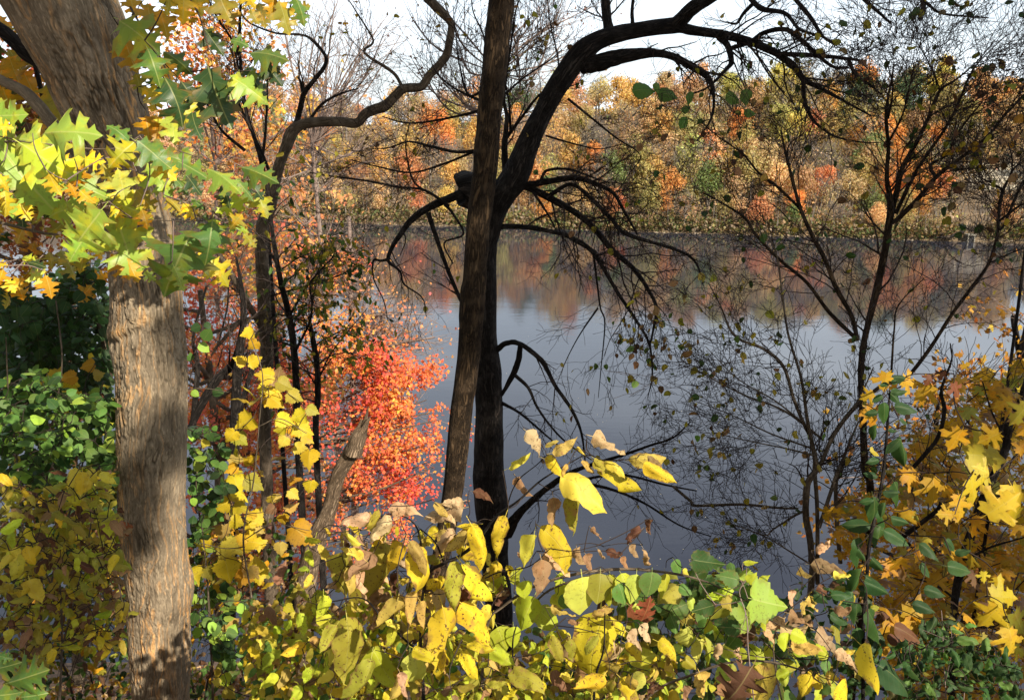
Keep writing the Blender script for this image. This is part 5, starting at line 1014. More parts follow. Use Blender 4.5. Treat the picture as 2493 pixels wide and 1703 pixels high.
stems('bare_shrub', 'lower shrub left of the tall one, twigs sprinkled with small yellowing leaves', 'shrub', 5.2,
      [[('I', 870, 900, 60), ('I', 880, 660, 60), ('I', 870, 500, 58), ('I', 842, 350, 60), ('I', 850, 130, 58), ('F', 910, 1588, 54), ('F', 890, 1450, 40), ('F', 850, 1250, 30), ('F', 810, 980, 25), ('F', 722, 680, 20), ('F', 680, 400, 17), ('F', 640, 130, 13), ('F', 560, -30, 8)],
       [('I', 920, 800, 40), ('I', 918, 300, 38), ('I', 900, 0, 38), ('F', 940, 1560, 42), ('F', 1000, 1420, 40), ('F', 1100, 1250, 26), ('F', 1200, 1120, 18), ('F', 1300, 900, 10)], [('I', 930, 420, 36), ('I', 980, 270, 36), ('I', 1060, 30, 34), ('F', 1080, 1560, 30), ('F', 1150, 1380, 18), ('F', 1230, 1200, 10)],
       [('F', 860, 1350, 30), ('F', 830, 1290, 30), ('F', 760, 1120, 30), ('F', 690, 900, 28), ('F', 560, 780, 27), ('F', 360, 690, 22), ('F', 260, 480, 13), ('F', 180, 330, 8)], [('F', 960, 1395, 24), ('F', 700, 1200, 20), ('F', 400, 1080, 13), ('F', 150, 950, 9), ('F', -40, 870, 5)], [('F', 880, 1450, 18), ('F', 600, 1350, 14), ('F', 350, 1230, 10), ('F', 60, 1120, 6)], [('F', 800, 1260, 18), ('F', 620, 1120, 13), ('F', 380, 980, 9), ('F', 160, 760, 6)],
       [('I', 850, 300, 26), ('I', 780, 330, 22), ('I', 620, 430, 16), ('I', 560, 470, 12), ('I', 360, 400, 8)], [('I', 860, 660, 16), ('I', 700, 560, 12), ('I', 560, 480, 9), ('I', 300, 380, 6)], [('F', 900, 1500, 20), ('F', 700, 1450, 14), ('F', 450, 1400, 10), ('F', 200, 1340, 6)], [('I', 1075, 660, 40), ('I', 1045, 250, 38), ('I', 1060, 60, 30), ('F', 1150, 1500, 18)]],
      'greybark', ('broad', 'leaf', 'OOOVdGBO', .03, .065, 300), 19, .46, 2, SPREAD, 300, base=np.array((1.15, 5.2, 14.2)))
stems('bare_shrub', 'thin bare shrub at the right edge with curled dark leaves, below the pale ledges', 'shrub', 5.0, [[('F', 2330, 100, 26), ('C', 2160, 1560, 20), ('C', 2150, 1400, 18), ('C', 2180, 1280, 15), ('C', 2230, 1180, 13), ('C', 2240, 1080, 12), ('C', 2210, 960, 8)], [('C', 2190, 1290, 14), ('C', 2100, 1240, 12), ('C', 2010, 1200, 9), ('C', 1960, 1170, 6)], [('C', 2240, 1150, 12), ('C', 2330, 1080, 8)], [('C', 2150, 1500, 20), ('C', 2280, 1400, 14), ('C', 2340, 1380, 10)]], 'darkbark', ('broad', 'leaf', 'BBKAO', .04, .07, 90), 14, .35, 2, SPREAD, base=np.array((2.9, 5.0, 14.5)))

WK[0] = 1.0
def golden_maple():
    e = thing('golden_maple', 'golden maple in half shade at the lower right corner, broad amber leaves', 'tree', (2.2, 4.2, 15.2)); skel, tips, tm, bases = [], [], MB(), []
    limb(e, [('I', 1830, 1750, 60), ('I', 1840, 1050, 50), ('I', 1890, 700, 62), ('I', 1950, 500, 62), ('I', 2030, 260, 56), ('F', 2190, 1470, 54), ('F', 2215, 1300, 58), ('F', 2300, 1100, 30), ('F', 2380, 800, 14)], 4.3, 4.0, 'darkbark', 'trunk', 14, 8, .15, skel=skel)
    for pts in ([('I', 1500, 480, 36), ('I', 1620, 390, 34), ('I', 1740, 290, 30), ('I', 1800, 150, 22)], [('F', 1560, 1588, 28), ('F', 1650, 1490, 30), ('F', 1740, 1370, 28), ('F', 1780, 1200, 28), ('F', 1762, 1050, 22), ('F', 1830, 850, 12), ('F', 1820, 740, 8)], [('I', 1960, 620, 20), ('I', 2100, 550, 16), ('I', 2340, 480, 10)], [('F', 2200, 1400, 20), ('F', 2100, 1200, 12), ('F', 2040, 1000, 8)], [('F', 1700, 1048, 8), ('F', 1900, 1050, 9), ('F', 2330, 1060, 8)], [('I', 1850, 900, 20), ('I', 1700, 800, 14), ('I', 1400, 720, 8)], [('I', 1870, 1000, 16), ('I', 2050, 1100, 12), ('I', 2330, 1000, 7)]):
        limb(e, pts, 4.1, 3.9, 'darkbark', 'branch', 8, 6, .15, 5, .3, 1, FAN, tips, tm, skel)
    for a in [(1960, 90, 1970, 270, 'Y'), (2240, 140, 2235, 415, 'Y'), (2070, 330, 2300, 180, 'Y'), (1880, 200, 1870, 390, 'A'), (1700, 90, 1680, 290, 'A'), (1830, 330, 1720, 330, 'A'), (2220, 1110, 2200, 1310, 'Y'), (2150, 960, 2000, 1090, 'Y'), (2260, 1000, 2320, 1150, 'O'), (1500, 990, 1720, 1080, 'o'), (1400, 1080, 1560, 1270, 'o'), (1860, 1080, 1870, 1180, 'o'), (2050, 720, 2050, 800, 'Y'), (2140, 760, 2120, 830, 'Y'), (2100, 880, 2280, 900, 'Y'), (1500, 60, 1620, 130, 'A'), (2080, 60, 1960, 0, 'y'), (2240, 1230, 2330, 1290, 'Y')]:
        hero(e, 'I', *a, rnd.uniform(3.1, 3.5), 'maple', wid=1.15, bases=bases)
    for a in [(1390, 940, 1370, 1080, 'o'), (1500, 990, 1620, 1020, 'o'), (1700, 1030, 1570, 1130, 'A'), (1600, 1060, 1640, 1170, 'A'), (1860, 970, 1930, 1090, 'A'), (1250, 1180, 1310, 1310, 'A'), (1300, 1080, 1200, 1120, 'A'), (1900, 900, 1960, 870, 'o'), (1690, 960, 1640, 1030, 'R'), (1780, 930, 1740, 1000, 'R'), (1930, 1490, 2210, 1540, 'Y'), (1450, 1010, 1400, 1060, 'A'), (1850, 1010, 1880, 1120, 'R'), (1300, 1200, 1240, 1250, 'o'), (2150, 1350, 2000, 1420, 'A'), (2250, 1130, 2100, 1180, 'A'), (1900, 1330, 1800, 1480, 'A')]:
        hero(e, 'F', *a, rnd.uniform(3.2, 3.6), 'maple', wid=1.15, bases=bases)
    reg_ = [cp('F', 2180, 950), cp('F', 2400, 700), cp('I', 2400, 1588), cp('I', 1400, 1588), cp('I', 1350, 1000), cp('I', 1060, 700), cp('I', 980, 300), cp('I', 1200, 160), cp('F', 1560, 1588), cp('F', 1600, 1380), cp('F', 1850, 1150), cp('F', 2000, 900)]
    scatter_leaves(e, 230, reg_, (3.4, 4.6), .085, 'AAoAOB', 'maple', 'maple', bases, .5, .8, cl=.35)
    scatter_leaves(e, 0, reg_, (4.6, 6.0), .075, 'AAooBO', 'maple', 'maple', None, .5, .8, mass_extra=1700, mass_name='foliage', cl=.55)
    connect(tm, skel, bases, .0025, .9); tm.build('twigs', M['twig'], e, 'stuff')
golden_maple()
def far_golden():
    D = 9.0; b = cat('I', 1900, 1400, D); b[2] = float(near_z(b[0:1], b[1:2])[0])
    lobes = [L('F', 2300, 620, D, .28, .4, .35, .3, 0), L('F', 2310, 250, D, .2, .4, .25, .15, 0), L('F', 2200, 1150, D, .7, .6, .4, 1.2, 0), L('F', 2000, 1300, D, .6, .5, .35, 1.0, 1), L('F', 1800, 1480, D, .6, .5, .3, 1., 1), L('I', 1600, 100, D, .7, .5, .35, 1.1, 1), L('I', 1250, 400, D, .8, .5, .35, 1, 0), L('I', 1700, 600, D, .9, .6, .5, 1.4, 0), L('I', 2150, 650, D, .8, .6, .5, 1.2, 1), L('I', 1300, 800, D, .8, .5, .4, 1, 0), L('I', 1900, 1000, D, .9, .6, .5, 1.1, 0), L('I', 2150, 1400, D, .8, .6, .5, .8, 0), L('I', 1600, 1300, D, .9, .6, .4, .8, 0)]
    crown_tree('amber_maple', 'farther amber maple with small leaves, behind the golden maple at right by the water', b, [b + np.array((0, 0, 2.5)), b + np.array((.1, .1, 5)), b + np.array((.3, 0, 8.5))], lobes, 5600, .075, (((.42, .17, .025), (.50, .25, .035)), ((.60, .30, .05), (.55, .35, .06))), 43, bark='darkbark', limbs=32, twl=.6, twn=4)
far_golden()

def vine():
    e = thing('leafy_vine', 'dark green vine climbing a thin dark stem before the golden maple', 'vine', (1.35, 3.0, 16.4)); skel, bases = [], []
    limb(e, [('I', 1230, 1750, 30), ('I', 1230, 1100, 28), ('I', 1250, 850, 26), ('I', 1270, 550, 26), ('I', 1330, 250, 26), ('F', 1370, 1588, 24), ('F', 1400, 1200, 18), ('F', 1410, 1060, 10)], 3.0, 3.0, 'darkbark', 'stem', 8, 6, .2, skel=skel)
    for a in [(1400, 1010, 1340, 1030, 'D'), (1420, 1010, 1490, 980, 'D'), (1420, 1070, 1530, 1060, 'D'), (1360, 1090, 1290, 1140, 'V'), (1410, 1080, 1490, 1150, 'V'), (1370, 1140, 1370, 1290, 'V'), (1440, 1170, 1600, 1190, 'D'), (1330, 1200, 1235, 1230, 'D'), (1320, 1290, 1290, 1400, 'V'), (1480, 1370, 1500, 1580, 'V'), (1470, 1400, 1380, 1490, 'D'), (1400, 1330, 1460, 1330, 'D'), (1340, 1520, 1250, 1560, 'D'), (1480, 1250, 1530, 1290, 'D'), (1280, 1450, 1340, 1500, 'O'), (1520, 980, 1420, 960, 'D')]: hero(e, 'F', *a, rnd.uniform(2.8, 3.1), 'broad', 'glossy', .68, bases=bases)
    for a in [(1440, 110, 1460, 280, 'V'), (1300, 210, 1290, 400, 'V'), (1380, 250, 1340, 350, 'V'), (1350, 400, 1310, 560, 'V'), (1360, 180, 1480, 190, 'D'), (1330, 70, 1230, 60, 'D'), (1300, 230, 1200, 260, 'D'), (1280, 400, 1080, 420, 'D'), (1370, 440, 1540, 540, 'D'), (1200, 490, 1190, 700, 'V'), (1220, 700, 1130, 860, 'V'), (1250, 750, 1370, 870, 'D'), (1290, 630, 1360, 720, 'V'), (1420, 350, 1540, 400, 'D'), (1240, 780, 1400, 880, 'D'), (1190, 930, 1170, 1080, 'V'), (1270, 980, 1340, 1200, 'V'), (1010, 1010, 1130, 1070, 'D'), (1120, 1050, 1010, 1150, 'D'), (1190, 1100, 1230, 1300, 'V'), (1610, 530, 1750, 640, 'D'), (1790, 500, 1850, 580, 'D'), (1850, 600, 1960, 570, 'D'), (1620, 660, 1680, 760, 'D'), (1800, 680, 1960, 720, 'D'), (1640, 840, 1790, 870, 'D'), (1560, 940, 1720, 980, 'D'), (1440, 1090, 1620, 1200, 'K'), (1390, 1160, 1520, 1210, 'K'), (1010, 880, 1140, 870, 'D'), (900, 850, 990, 940, 'D'), (1080, 1300, 1180, 1420, 'D'), (1240, 1330, 1290, 1470, 'V'), (1330, 1350, 1540, 1540, 'D'), (1200, 560, 1240, 650, 'V'), (1330, 300, 1380, 420, 'V')]: hero(e, 'I', *a, rnd.uniform(2.6, 3.1), 'broad', 'glossy', .68, bases=bases)
    mb = MB(); connect(mb, skel, bases, .002, .9); mb.build('tendrils', M['twig'], e, 'stuff')
vine()

# ---- leafy shrubs
WK_ = WK
def bush(name, label, cat_, base, stemsP, D, leaf_spec, region, dr, mass=0, bark='greybark', cl=.5, r=.0018, heroes=(), hk=None, hmat=None, group=None, hd=None, hw=1.0):
    kind, mat, cols, size, n = leaf_spec
    e = thing(name, label, cat_, base, group); skel, bases = [], []
    for pts in stemsP: limb(e, pts, D, D + rnd.uniform(-.15, .15), bark, 'stem', 6, 6, .2, skel=skel)
    for h in heroes: hero(e, h[0], *h[1:6], rnd.uniform(*(hd or dr)), hk or kind, hmat, hw, bases=bases)
    scatter_leaves(e, n, region, dr, size, cols, kind, mat, bases, .45, .7, mass_extra=mass, cl=cl)
    mb = MB(); connect(mb, skel, bases[:600], r, 1.2); mb.build('twigs', M['twig'], e, 'stuff')
    return e
PG = lambda k, *a: [cp(k, x, y) for x, y in a]
bush('buckthorn_shrub', 'green small-leaved shrub left of the big oak, sunlit below and dark above', 'shrub', (-1.9, 3.9, 16.4), [[('G', 300, 1600, 24), ('G', 280, 700, 20), ('D', 340, 1400, 16), ('D', 420, 900, 12), ('D', 380, 450, 8)], [('G', 250, 1500, 16), ('D', 120, 1588, 14), ('D', 60, 1100, 10), ('D', 40, 700, 7)], [('G', 320, 900, 14), ('D', 600, 1400, 12), ('D', 700, 1000, 8)]],
     3.9, ('round', 'glossy', 'GGgVGV', .05, 300), PG('D', (0, 1000), (250, 900), (500, 1080), (780, 1050), (790, 1588)) + PG('G', (780, 300), (500, 250), (150, 120), (0, 200)), (3.3, 4.2), 500)
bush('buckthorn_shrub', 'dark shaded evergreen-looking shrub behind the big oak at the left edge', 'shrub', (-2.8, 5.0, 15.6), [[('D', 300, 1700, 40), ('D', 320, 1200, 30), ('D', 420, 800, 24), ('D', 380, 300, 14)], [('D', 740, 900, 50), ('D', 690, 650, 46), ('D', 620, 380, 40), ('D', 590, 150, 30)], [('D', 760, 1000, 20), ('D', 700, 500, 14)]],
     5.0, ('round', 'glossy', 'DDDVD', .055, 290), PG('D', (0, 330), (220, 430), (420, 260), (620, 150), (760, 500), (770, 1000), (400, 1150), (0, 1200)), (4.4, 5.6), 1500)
bush('buckthorn_shrub', 'green round-leaved shrub just right of the big oak trunk', 'shrub', (-.95, 3.3, 16.8), [[('G', 1450, 1700, 20), ('G', 1420, 1000, 16), ('G', 1380, 500, 12), ('G', 1330, 150, 10), ('D', 1380, 1350, 8)], [('G', 1480, 1450, 10), ('G', 1600, 1250, 8), ('G', 1800, 1200, 5)], [('D', 1270, 1050, 6), ('D', 1400, 1045, 6), ('D', 1550, 1070, 4)], [('G', 1420, 1100, 10), ('G', 1520, 930, 8), ('G', 1640, 920, 5)]],
     4.1, ('round', 'glossy', 'GGVgD', .058, 230), PG('D', (1270, 1300), (1480, 1290), (1560, 1588)) + PG('G', (1560, 120), (1400, 520), (1330, 860), (1520, 850), (1680, 880), (1680, 1010), (1500, 1060), (1560, 1160), (1840, 1180), (1830, 1350), (1550, 1330), (1310, 1200), (1270, 300)), (3.9, 4.5), 60,
     heroes=[('D', 1380, 720, 1430, 640, 'G'), ('D', 1350, 740, 1420, 800, 'g'), ('D', 1290, 860, 1290, 800, 'G'), ('D', 1300, 1060, 1350, 1100, 'g'), ('D', 1440, 1060, 1520, 1080, 'D'), ('D', 1360, 620, 1290, 650, 'D'), ('D', 1390, 600, 1430, 640, 'D')])
bush('yellow_shrub', 'yellow-leaved drooping shrub in the lower left corner before the green shrub', 'shrub', (-1.55, 2.9, 16.7), [[('G', 400, 1700, 20), ('G', 420, 1100, 16), ('G', 380, 600, 12), ('G', 250, 250, 9)], [('G', 430, 1200, 14), ('G', 600, 500, 10), ('G', 640, 40, 6)], [('G', 390, 900, 12), ('G', 180, 480, 9), ('G', -20, 370, 6)], [('G', 430, 900, 12), ('G', 720, 600, 8), ('G', 800, 400, 5)], [('G', 420, 1300, 10), ('G', 250, 1200, 8), ('G', 60, 1050, 5)]],
     2.9, ('ovate', 'leaf', 'OOYOKLOB', .058, 290), PG('G', (0, 60), (300, 160), (450, 60), (640, -40), (790, 30), (840, 600), (850, 1150), (700, 1300), (520, 1180), (300, 1330), (0, 1250)), (2.5, 3.6), 620, cl=.5, hd=(2.4, 2.6), hk='ovate', hmat='leaf', hw=1.25,
     heroes=[('G', 200, 770, 260, 945, 'y'), ('G', 210, 770, 180, 880, 'Y'), ('G', 60, 600, 40, 720, 'y'), ('G', 110, 600, 125, 770, 'y'), ('G', 180, 550, 200, 680, 'Y'), ('G', 60, 1110, 60, 1200, 'y'), ('G', 350, 1240, 350, 1340, 'Y'), ('G', 510, 20, 490, 160, 'y'), ('G', 560, 40, 560, 210, 'Y'), ('G', 690, 40, 760, 150, 'y'), ('G', 740, 300, 720, 490, 'L'), ('G', 770, 600, 790, 730, 'Y'), ('G', 830, 920, 840, 1060, 'y'), ('G', 620, 20, 620, 120, 'y'), ('G', 600, 100, 550, 200, 'y'), ('G', 250, 540, 240, 630, 'Y'), ('G', 0, 60, 60, 150, 'Y'), ('G', 130, 560, 60, 640, 'y')])
e_ = bush('grape_vine', 'yellow broad-leaved grape vine clambering between the big oak and the broken snag', 'vine', (-.85, 3.9, 16.6), [[('G', 1760, 1700, 16), ('G', 1720, 1000, 14), ('G', 1650, 500, 12), ('G', 1720, 100, 10), ('D', 1760, 1250, 9), ('D', 1780, 950, 7), ('D', 1700, 700, 5)], [('D', 1760, 1300, 8), ('D', 1900, 1250, 7), ('D', 2080, 1350, 5)], [('G', 1660, 550, 8), ('G', 1520, 560, 6), ('G', 1350, 520, 4)], [('G', 1660, 500, 8), ('G', 1850, 400, 7), ('G', 2100, 440, 5)]],
     3.9, ('grape', 'leaf', 'YAOYdB', .085, 80), PG('D', (1560, 1250), (1700, 950), (1850, 980), (2150, 1200), (2150, 1500), (1900, 1500)) + PG('G', (2150, 150), (1900, 600), (1750, 780), (1330, 800), (1330, 500), (1560, 250)), (4.0, 4.8), 0, cl=.5, hd=(3.9, 4.3), hmat='leaf',
     heroes=[('D', 1660, 870, 1575, 835, 'Y'), ('D', 1690, 870, 1780, 830, 'Y'), ('D', 1710, 660, 1625, 690, 'Y'), ('D', 1740, 730, 1680, 780, 'A'), ('D', 1850, 960, 1720, 950, 'Y'), ('D', 1830, 1060, 1920, 1110, 'Y'), ('D', 1890, 1000, 1990, 1050, 'O'), ('D', 1840, 1110, 1930, 1180, 'Y'), ('D', 1960, 1080, 2060, 1130, 'O'), ('D', 1700, 1250, 1590, 1320, 'Y'), ('D', 1590, 1340, 1530, 1410, 'Y'), ('D', 1600, 1360, 1680, 1430, 'O'), ('D', 1400, 1400, 1370, 1450, 'y'), ('D', 1890, 1240, 2000, 1290, 'Y'), ('D', 2060, 1220, 1960, 1260, 'Y'), ('D', 2010, 1290, 2130, 1360, 'Y'), ('D', 1930, 1310, 1850, 1330, 'Y'), ('D', 2060, 1370, 2130, 1420, 'Y'), ('D', 2000, 1440, 2090, 1450, 'y'), ('D', 1940, 1380, 1890, 1450, 'y'), ('D', 2090, 1180, 2170, 1220, 'O'),
             ('G', 1590, 80, 1630, 220, 'Y'), ('G', 1680, 90, 1790, 170, 'O'), ('G', 1540, 250, 1440, 300, 'Y'), ('G', 1590, 270, 1690, 310, 'Y'), ('G', 1570, 370, 1660, 400, 'Y'), ('G', 1420, 500, 1340, 540, 'Y'), ('G', 1500, 530, 1650, 600, 'y'), ('G', 1650, 510, 1790, 530, 'Y'), ('G', 1530, 650, 1560, 800, 'Y'), ('G', 1300, 710, 1350, 820, 'Y'), ('G', 1400, 700, 1440, 780, 'O'), ('G', 2110, 110, 2090, 190, 'Y'), ('G', 1970, 170, 2030, 230, 'y'), ('G', 2000, 420, 2140, 540, 'A'), ('G', 1490, 1470, 1430, 1460, 'y'), ('G', 1520, 1420, 1540, 1510, 'L'), ('G', 1530, 1520, 1600, 1580, 'O'), ('G', 2130, 1380, 2030, 1410, 'Y'), ('G', 1940, 950, 2000, 990, 'Y'), ('G', 1970, 1010, 2020, 1040, 'y'), ('G', 1690, 700, 1760, 770, 'd'), ('G', 1560, 1060, 1590, 1150, 'd'),
             ('D', 540, 1150, 320, 1130, 'Y'), ('D', 400, 1000, 230, 1020, 'Y'), ('D', 440, 1000, 545, 1030, 'Y'), ('D', 510, 960, 400, 990, 'A'), ('D', 630, 880, 540, 910, 'A'), ('D', 640, 960, 715, 940, 'd'), ('D', 600, 820, 640, 830, 'Y')])

def thicket():
    e = thing('bramble_thicket', 'dim thicket of brown and olive leaves low between big oak and snag', 'shrub', (-1.6, 5.0, 15.7)); tm, tips, skel = MB(), [], []
    for x in np.linspace(-3.1, -.55, 16):
        y = 5 + rnd.uniform(-.6, .9); z = float(near_z(np.array([x]), np.array([y]))[0]); P, R = tube(tm, [(x, y, z - .1), (x + rnd.uniform(-.1, .1), y, z + .7), (x + rnd.uniform(-.25, .25), y - .1, z + 1.5 + rnd.uniform(-.3, .5))], (.009, .007, .003), 5, 4); spawn(tm, P, R, 7, .45, 1, FAN, tips, .2)
    tm.build('stems', M['twig'], e, 'stuff')
    scatter_leaves(e, 120, PG('G', (0, 500), (700, 300), (1350, 500), (1800, 300), (2100, 700), (2050, 1588), (0, 1588)), (4.6, 5.8), .075, 'KBODGGA', 'ovate', 'leaf', None, .6, .5, mass_extra=1700, cl=.45)
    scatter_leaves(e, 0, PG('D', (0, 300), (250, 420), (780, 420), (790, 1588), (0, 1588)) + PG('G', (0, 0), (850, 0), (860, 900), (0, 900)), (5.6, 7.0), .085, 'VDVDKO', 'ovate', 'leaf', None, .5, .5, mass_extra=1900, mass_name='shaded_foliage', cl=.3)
thicket()
# ---- foreground: spotted yellow shrub along the bottom
def front_shrub():
    e = thing('spotted_yellow_shrub', 'foreground shrub of brown-spotted yellow drooping leaves along the bottom middle', 'shrub', (.05, 1.75, 17.9)); skel, bases = [], []
    SP_ = [[('H', 560, 2300, 40), ('H', 560, 1588, 30), ('H', 540, 1100, 24), ('H', 580, 760, 22), ('H', 700, 660, 24), ('H', 800, 615, 24), ('H', 920, 520, 24), ('H', 1050, 345, 20), ('H', 1200, 240, 17), ('H', 1370, 90, 12), ('E', 1640, 1500, 7)], [('H', 560, 1300, 18), ('H', 300, 1050, 14), ('H', 150, 900, 11), ('H', -60, 920, 9)], [('H', 560, 780, 14), ('H', 520, 430, 12), ('H', 350, 330, 9), ('H', 120, 400, 6)],
           [('H', 1100, 2200, 30), ('H', 1160, 1500, 20), ('H', 1165, 1200, 14), ('H', 1190, 1080, 9)], [('H', 1120, 330, 10), ('H', 1150, 200, 9), ('H', 1210, 90, 8), ('E', 1330, 1560, 7), ('E', 1400, 1490, 5)], [('H', 700, 660, 14), ('H', 640, 520, 12), ('H', 540, 430, 9)], [('H', 1700, 2200, 30), ('H', 1720, 1500, 20), ('H', 1780, 1250, 14), ('H', 1790, 1000, 9)], [('H', 980, 760, 9), ('H', 1080, 720, 9), ('H', 1280, 680, 8), ('H', 1420, 560, 6)]]
    for p in SP_: limb(e, p, 2.0, 1.9, 'darkbark', 'stem', 6, 6, .2, skel=skel)
    H = [(300, 525, 165, 945, 'O', 1.05), (415, 520, 290, 720, 'Y', 1), (470, 560, 555, 835, 'Y', 1.1), (465, 510, 605, 720, 'd', .7), (20, 580, 0, 905, 'O', 1), (155, 630, -10, 530, 'y', .8), (885, 400, 995, 690, 'Y', .8), (1115, 345, 1000, 610, 'Y', .8), (930, 400, 785, 450, 'Y', .8), (1310, 465, 1220, 690, 'y', .9), (1365, 425, 1570, 690, 'Y', 1.1), (1490, 70, 1820, 300, 'y', 1.1), (1560, 200, 1650, 425, 'O', 1.1), (1755, -10, 2000, 235, 'Y', 1.0), (2055, -20, 2270, 135, 'Y', .9),
         (1440, 215, 1460, 415, 'B', .7), (825, 290, 565, 330, 'b', .8), (330, 300, 560, 290, 'b', .8), (200, 380, 0, 345, 'b', .8), (360, 370, 170, 470, 'b', .8), (790, 455, 610, 565, 'b', .8), (890, 420, 735, 605, 'd', .8), (900, 175, 1045, 225, 'K', .8), (1190, 80, 1290, 215, 'B', .7), (800, 650, 695, 980, 'O', 1.0), (830, 675, 965, 990, 'Y', 1.0), (385, 910, 305, 1110, 'd', 1.), (400, 880, 450, 1040, 'd', .8), (490, 850, 510, 1080, 'd', .8), (540, 920, 600, 1090, 'd', .9),
         (330, 870, 185, 1000, 'B', .6), (690, 960, 750, 1370, 'Y', 1.1), (815, 930, 1045, 1245, 'Y', .8), (855, 1195, 1025, 1290, 'Y', 1), (825, 1250, 890, 1465, 'Y', .9), (40, 1030, 50, 1475, 'O', .9), (205, 1305, 65, 1588, 'O', .9), (205, 1235, 385, 1560, 'L', .95), (480, 1265, 480, 1480, 'l', 1.2), (490, 1235, 655, 1345, 'Y', .9), (400, 1400, 470, 1570, 'b', .5), (1025, 1245, 1175, 1375, 'L', 1.), (1150, 1425, 1395, 1490, 'O', 1.2), (1370, 1460, 1330, 1600, 'Y', 1.), (640, 1540, 560, 1600, 'L', 1.),
         (700, 1500, 850, 1470, 'O', 1.), (980, 1480, 1130, 1500, 'O', 1.), (830, 1530, 790, 1620, 'Y', 1), (1000, 1530, 940, 1620, 'B', .8), (1760, 990, 1615, 1410, 'Y', 1.15), (1790, 1060, 1945, 1130, 'Y', 1.2), (1700, 1020, 1850, 960, 'd', .8), (1930, 1200, 2060, 1310, 'Y', 1.), (2150, 1190, 2290, 1280, 'Y', 1.2), (1785, 1415, 1615, 1575, 'Y', 1.2), (1900, 1440, 2010, 1600, 'Y', 1.2), (1840, 1540, 1800, 1640, 'y', 1.1), (1550, 1180, 1580, 1320, 'O', 1), (1430, 1160, 1470, 1340, 'O', 1),
         (600, 1050, 700, 1180, 'd', .8), (640, 1180, 720, 1380, 'Y', .9), (560, 1200, 480, 1130, 'O', .8), (1740, 1160, 1640, 1260, 'O', 1), (140, 530, 10, 480, 'y', .8), (250, 300, 180, 440, 'O', .7), (640, 250, 720, 380, 'd', .9), (720, 330, 790, 400, 'b', .7), (830, 240, 690, 290, 'b', .9)]
    for h in H: hero(e, 'H', *h[:5], rnd.uniform(1.75, 2.05), 'dry' if h[4] in 'BbK' else 'ovate', wid=h[5] * (1.35 if h[4] in 'BbK' else 1.0), bases=bases)
    for h in [(1260, 1335, 1380, 1480, 'b', 1), (1390, 1440, 1470, 1390, 'd', .8), (1430, 1480, 1620, 1420, 'd', 1), (1380, 1520, 1550, 1600, 'Y', 1.1), (1600, 1440, 1665, 1490, 'y', .6), (1710, 1370, 1940, 1450, 'b', .8), (1130, 1588, 1300, 1510, 'y', .7), (1960, 1530, 2200, 1560, 'd', .9), (1720, 1520, 1830, 1650, 'O', 1.), (1780, 1540, 1940, 1620, 'y', 1), (1640, 1530, 1700, 1640, 'd', .9), (1540, 1560, 1480, 1640, 'd', .9), (2080, 1510, 2190, 1580, 'B', .7)]:
        hero(e, 'E', *h[:5], rnd.uniform(1.8, 2.0), 'dry' if h[4] in 'Bb' else 'ovate', wid=h[5] * (1.35 if h[4] in 'Bb' else 1.0), bases=bases)
    for h in [(1370, 600, 1570, 715, 'b', .9), (1660, 600, 1720, 700, 'B', .8), (1740, 560, 1780, 640, 'b', .4), (1800, 560, 1890, 640, 'K', .9), (1960, 540, 2030, 610, 'B', .9), (2050, 560, 2065, 690, 'b', .4), (1360, 640, 1370, 900, 'B', .9), (1600, 560, 1650, 680, 'B', 1), (1260, 640, 1190, 600, 'B', .8), (1720, 1230, 1880, 1330, 'b', 1.2), (1860, 1180, 1740, 1260, 'b', 1.2), (1950, 1130, 2060, 1230, 'b', 1.1), (2030, 1080, 2120, 1180, 'b', 1.), (1820, 970, 1720, 1010, 'd', .9), (2150, 1480, 2100, 1588, 'K', 1.3), (2040, 430, 1920, 490, 'K', .8), (1700, 420, 1780, 490, 'B', .6), (2100, 370, 2090, 470, 'K', .7), (1900, 620, 1960, 690, 'B', .8), (1420, 960, 1600, 1000, 'd', .6), (1540, 1040, 1610, 1090, 'B', .8), (1960, 950, 2120, 1050, 'R', .9)]:
        hero(e, 'H', *h[:5], rnd.uniform(1.85, 2.2), 'dry', wid=h[5] * 1.4, bases=bases)
    scatter_leaves(e, 215, PG('H', (-250, 450), (200, 520), (450, 760), (560, 980), (900, 1050), (1050, 1000), (1200, 1300), (1650, 1250), (2300, 1350), (2300, 1588), (-400, 1588), (-300, 1000)), (1.85, 2.7), .066, 'OYLOdBLyL', 'ovate', 'spotted', bases, .9, .5, cl=.3)
    scatter_leaves(e, 0, PG('H', (-650, 900), (-200, 950), (300, 900), (620, 1000), (1000, 1130), (1400, 1080), (1650, 1150), (2300, 1250), (2300, 1640), (-650, 1640)), (2.2, 3.2), .06, 'OYLLdBGyY', 'ovate', 'spotted', None, .9, .5, mass_extra=1500, mass_name='undergrowth', cl=.3)
    scatter_leaves(e, 0, PG('H', (-650, 700), (-200, 800), (250, 900), (620, 1150), (1000, 1200), (1500, 1250), (2300, 1300), (2300, 1640), (-650, 1640)), (2.6, 3.6), .06, 'BbKdOOD', 'dry', 'dry', None, .6, .5, mass_extra=320, mass_name='dead_leaves', cl=.4)
    scatter_leaves(e, 70, PG('H', (-150, 420), (250, 300), (700, 330), (1000, 470), (1230, 700), (1050, 1000), (300, 950)), (1.95, 2.5), .07, 'YdYOy', 'ovate', 'spotted', bases, 1.1, .4, cl=.2)
    scatter_leaves(e, 40, PG('H', (-150, 420), (250, 300), (850, 280), (1000, 470), (1230, 700), (1050, 1000), (300, 950)), (1.95, 2.4), .075, 'bBbdK', 'dry', 'dry', bases, 1.1, .4, cl=.3)
    mb = MB(); connect(mb, skel, bases, .0013, .8); mb.build('twigs', M['twig'], e, 'stuff')
front_shrub()
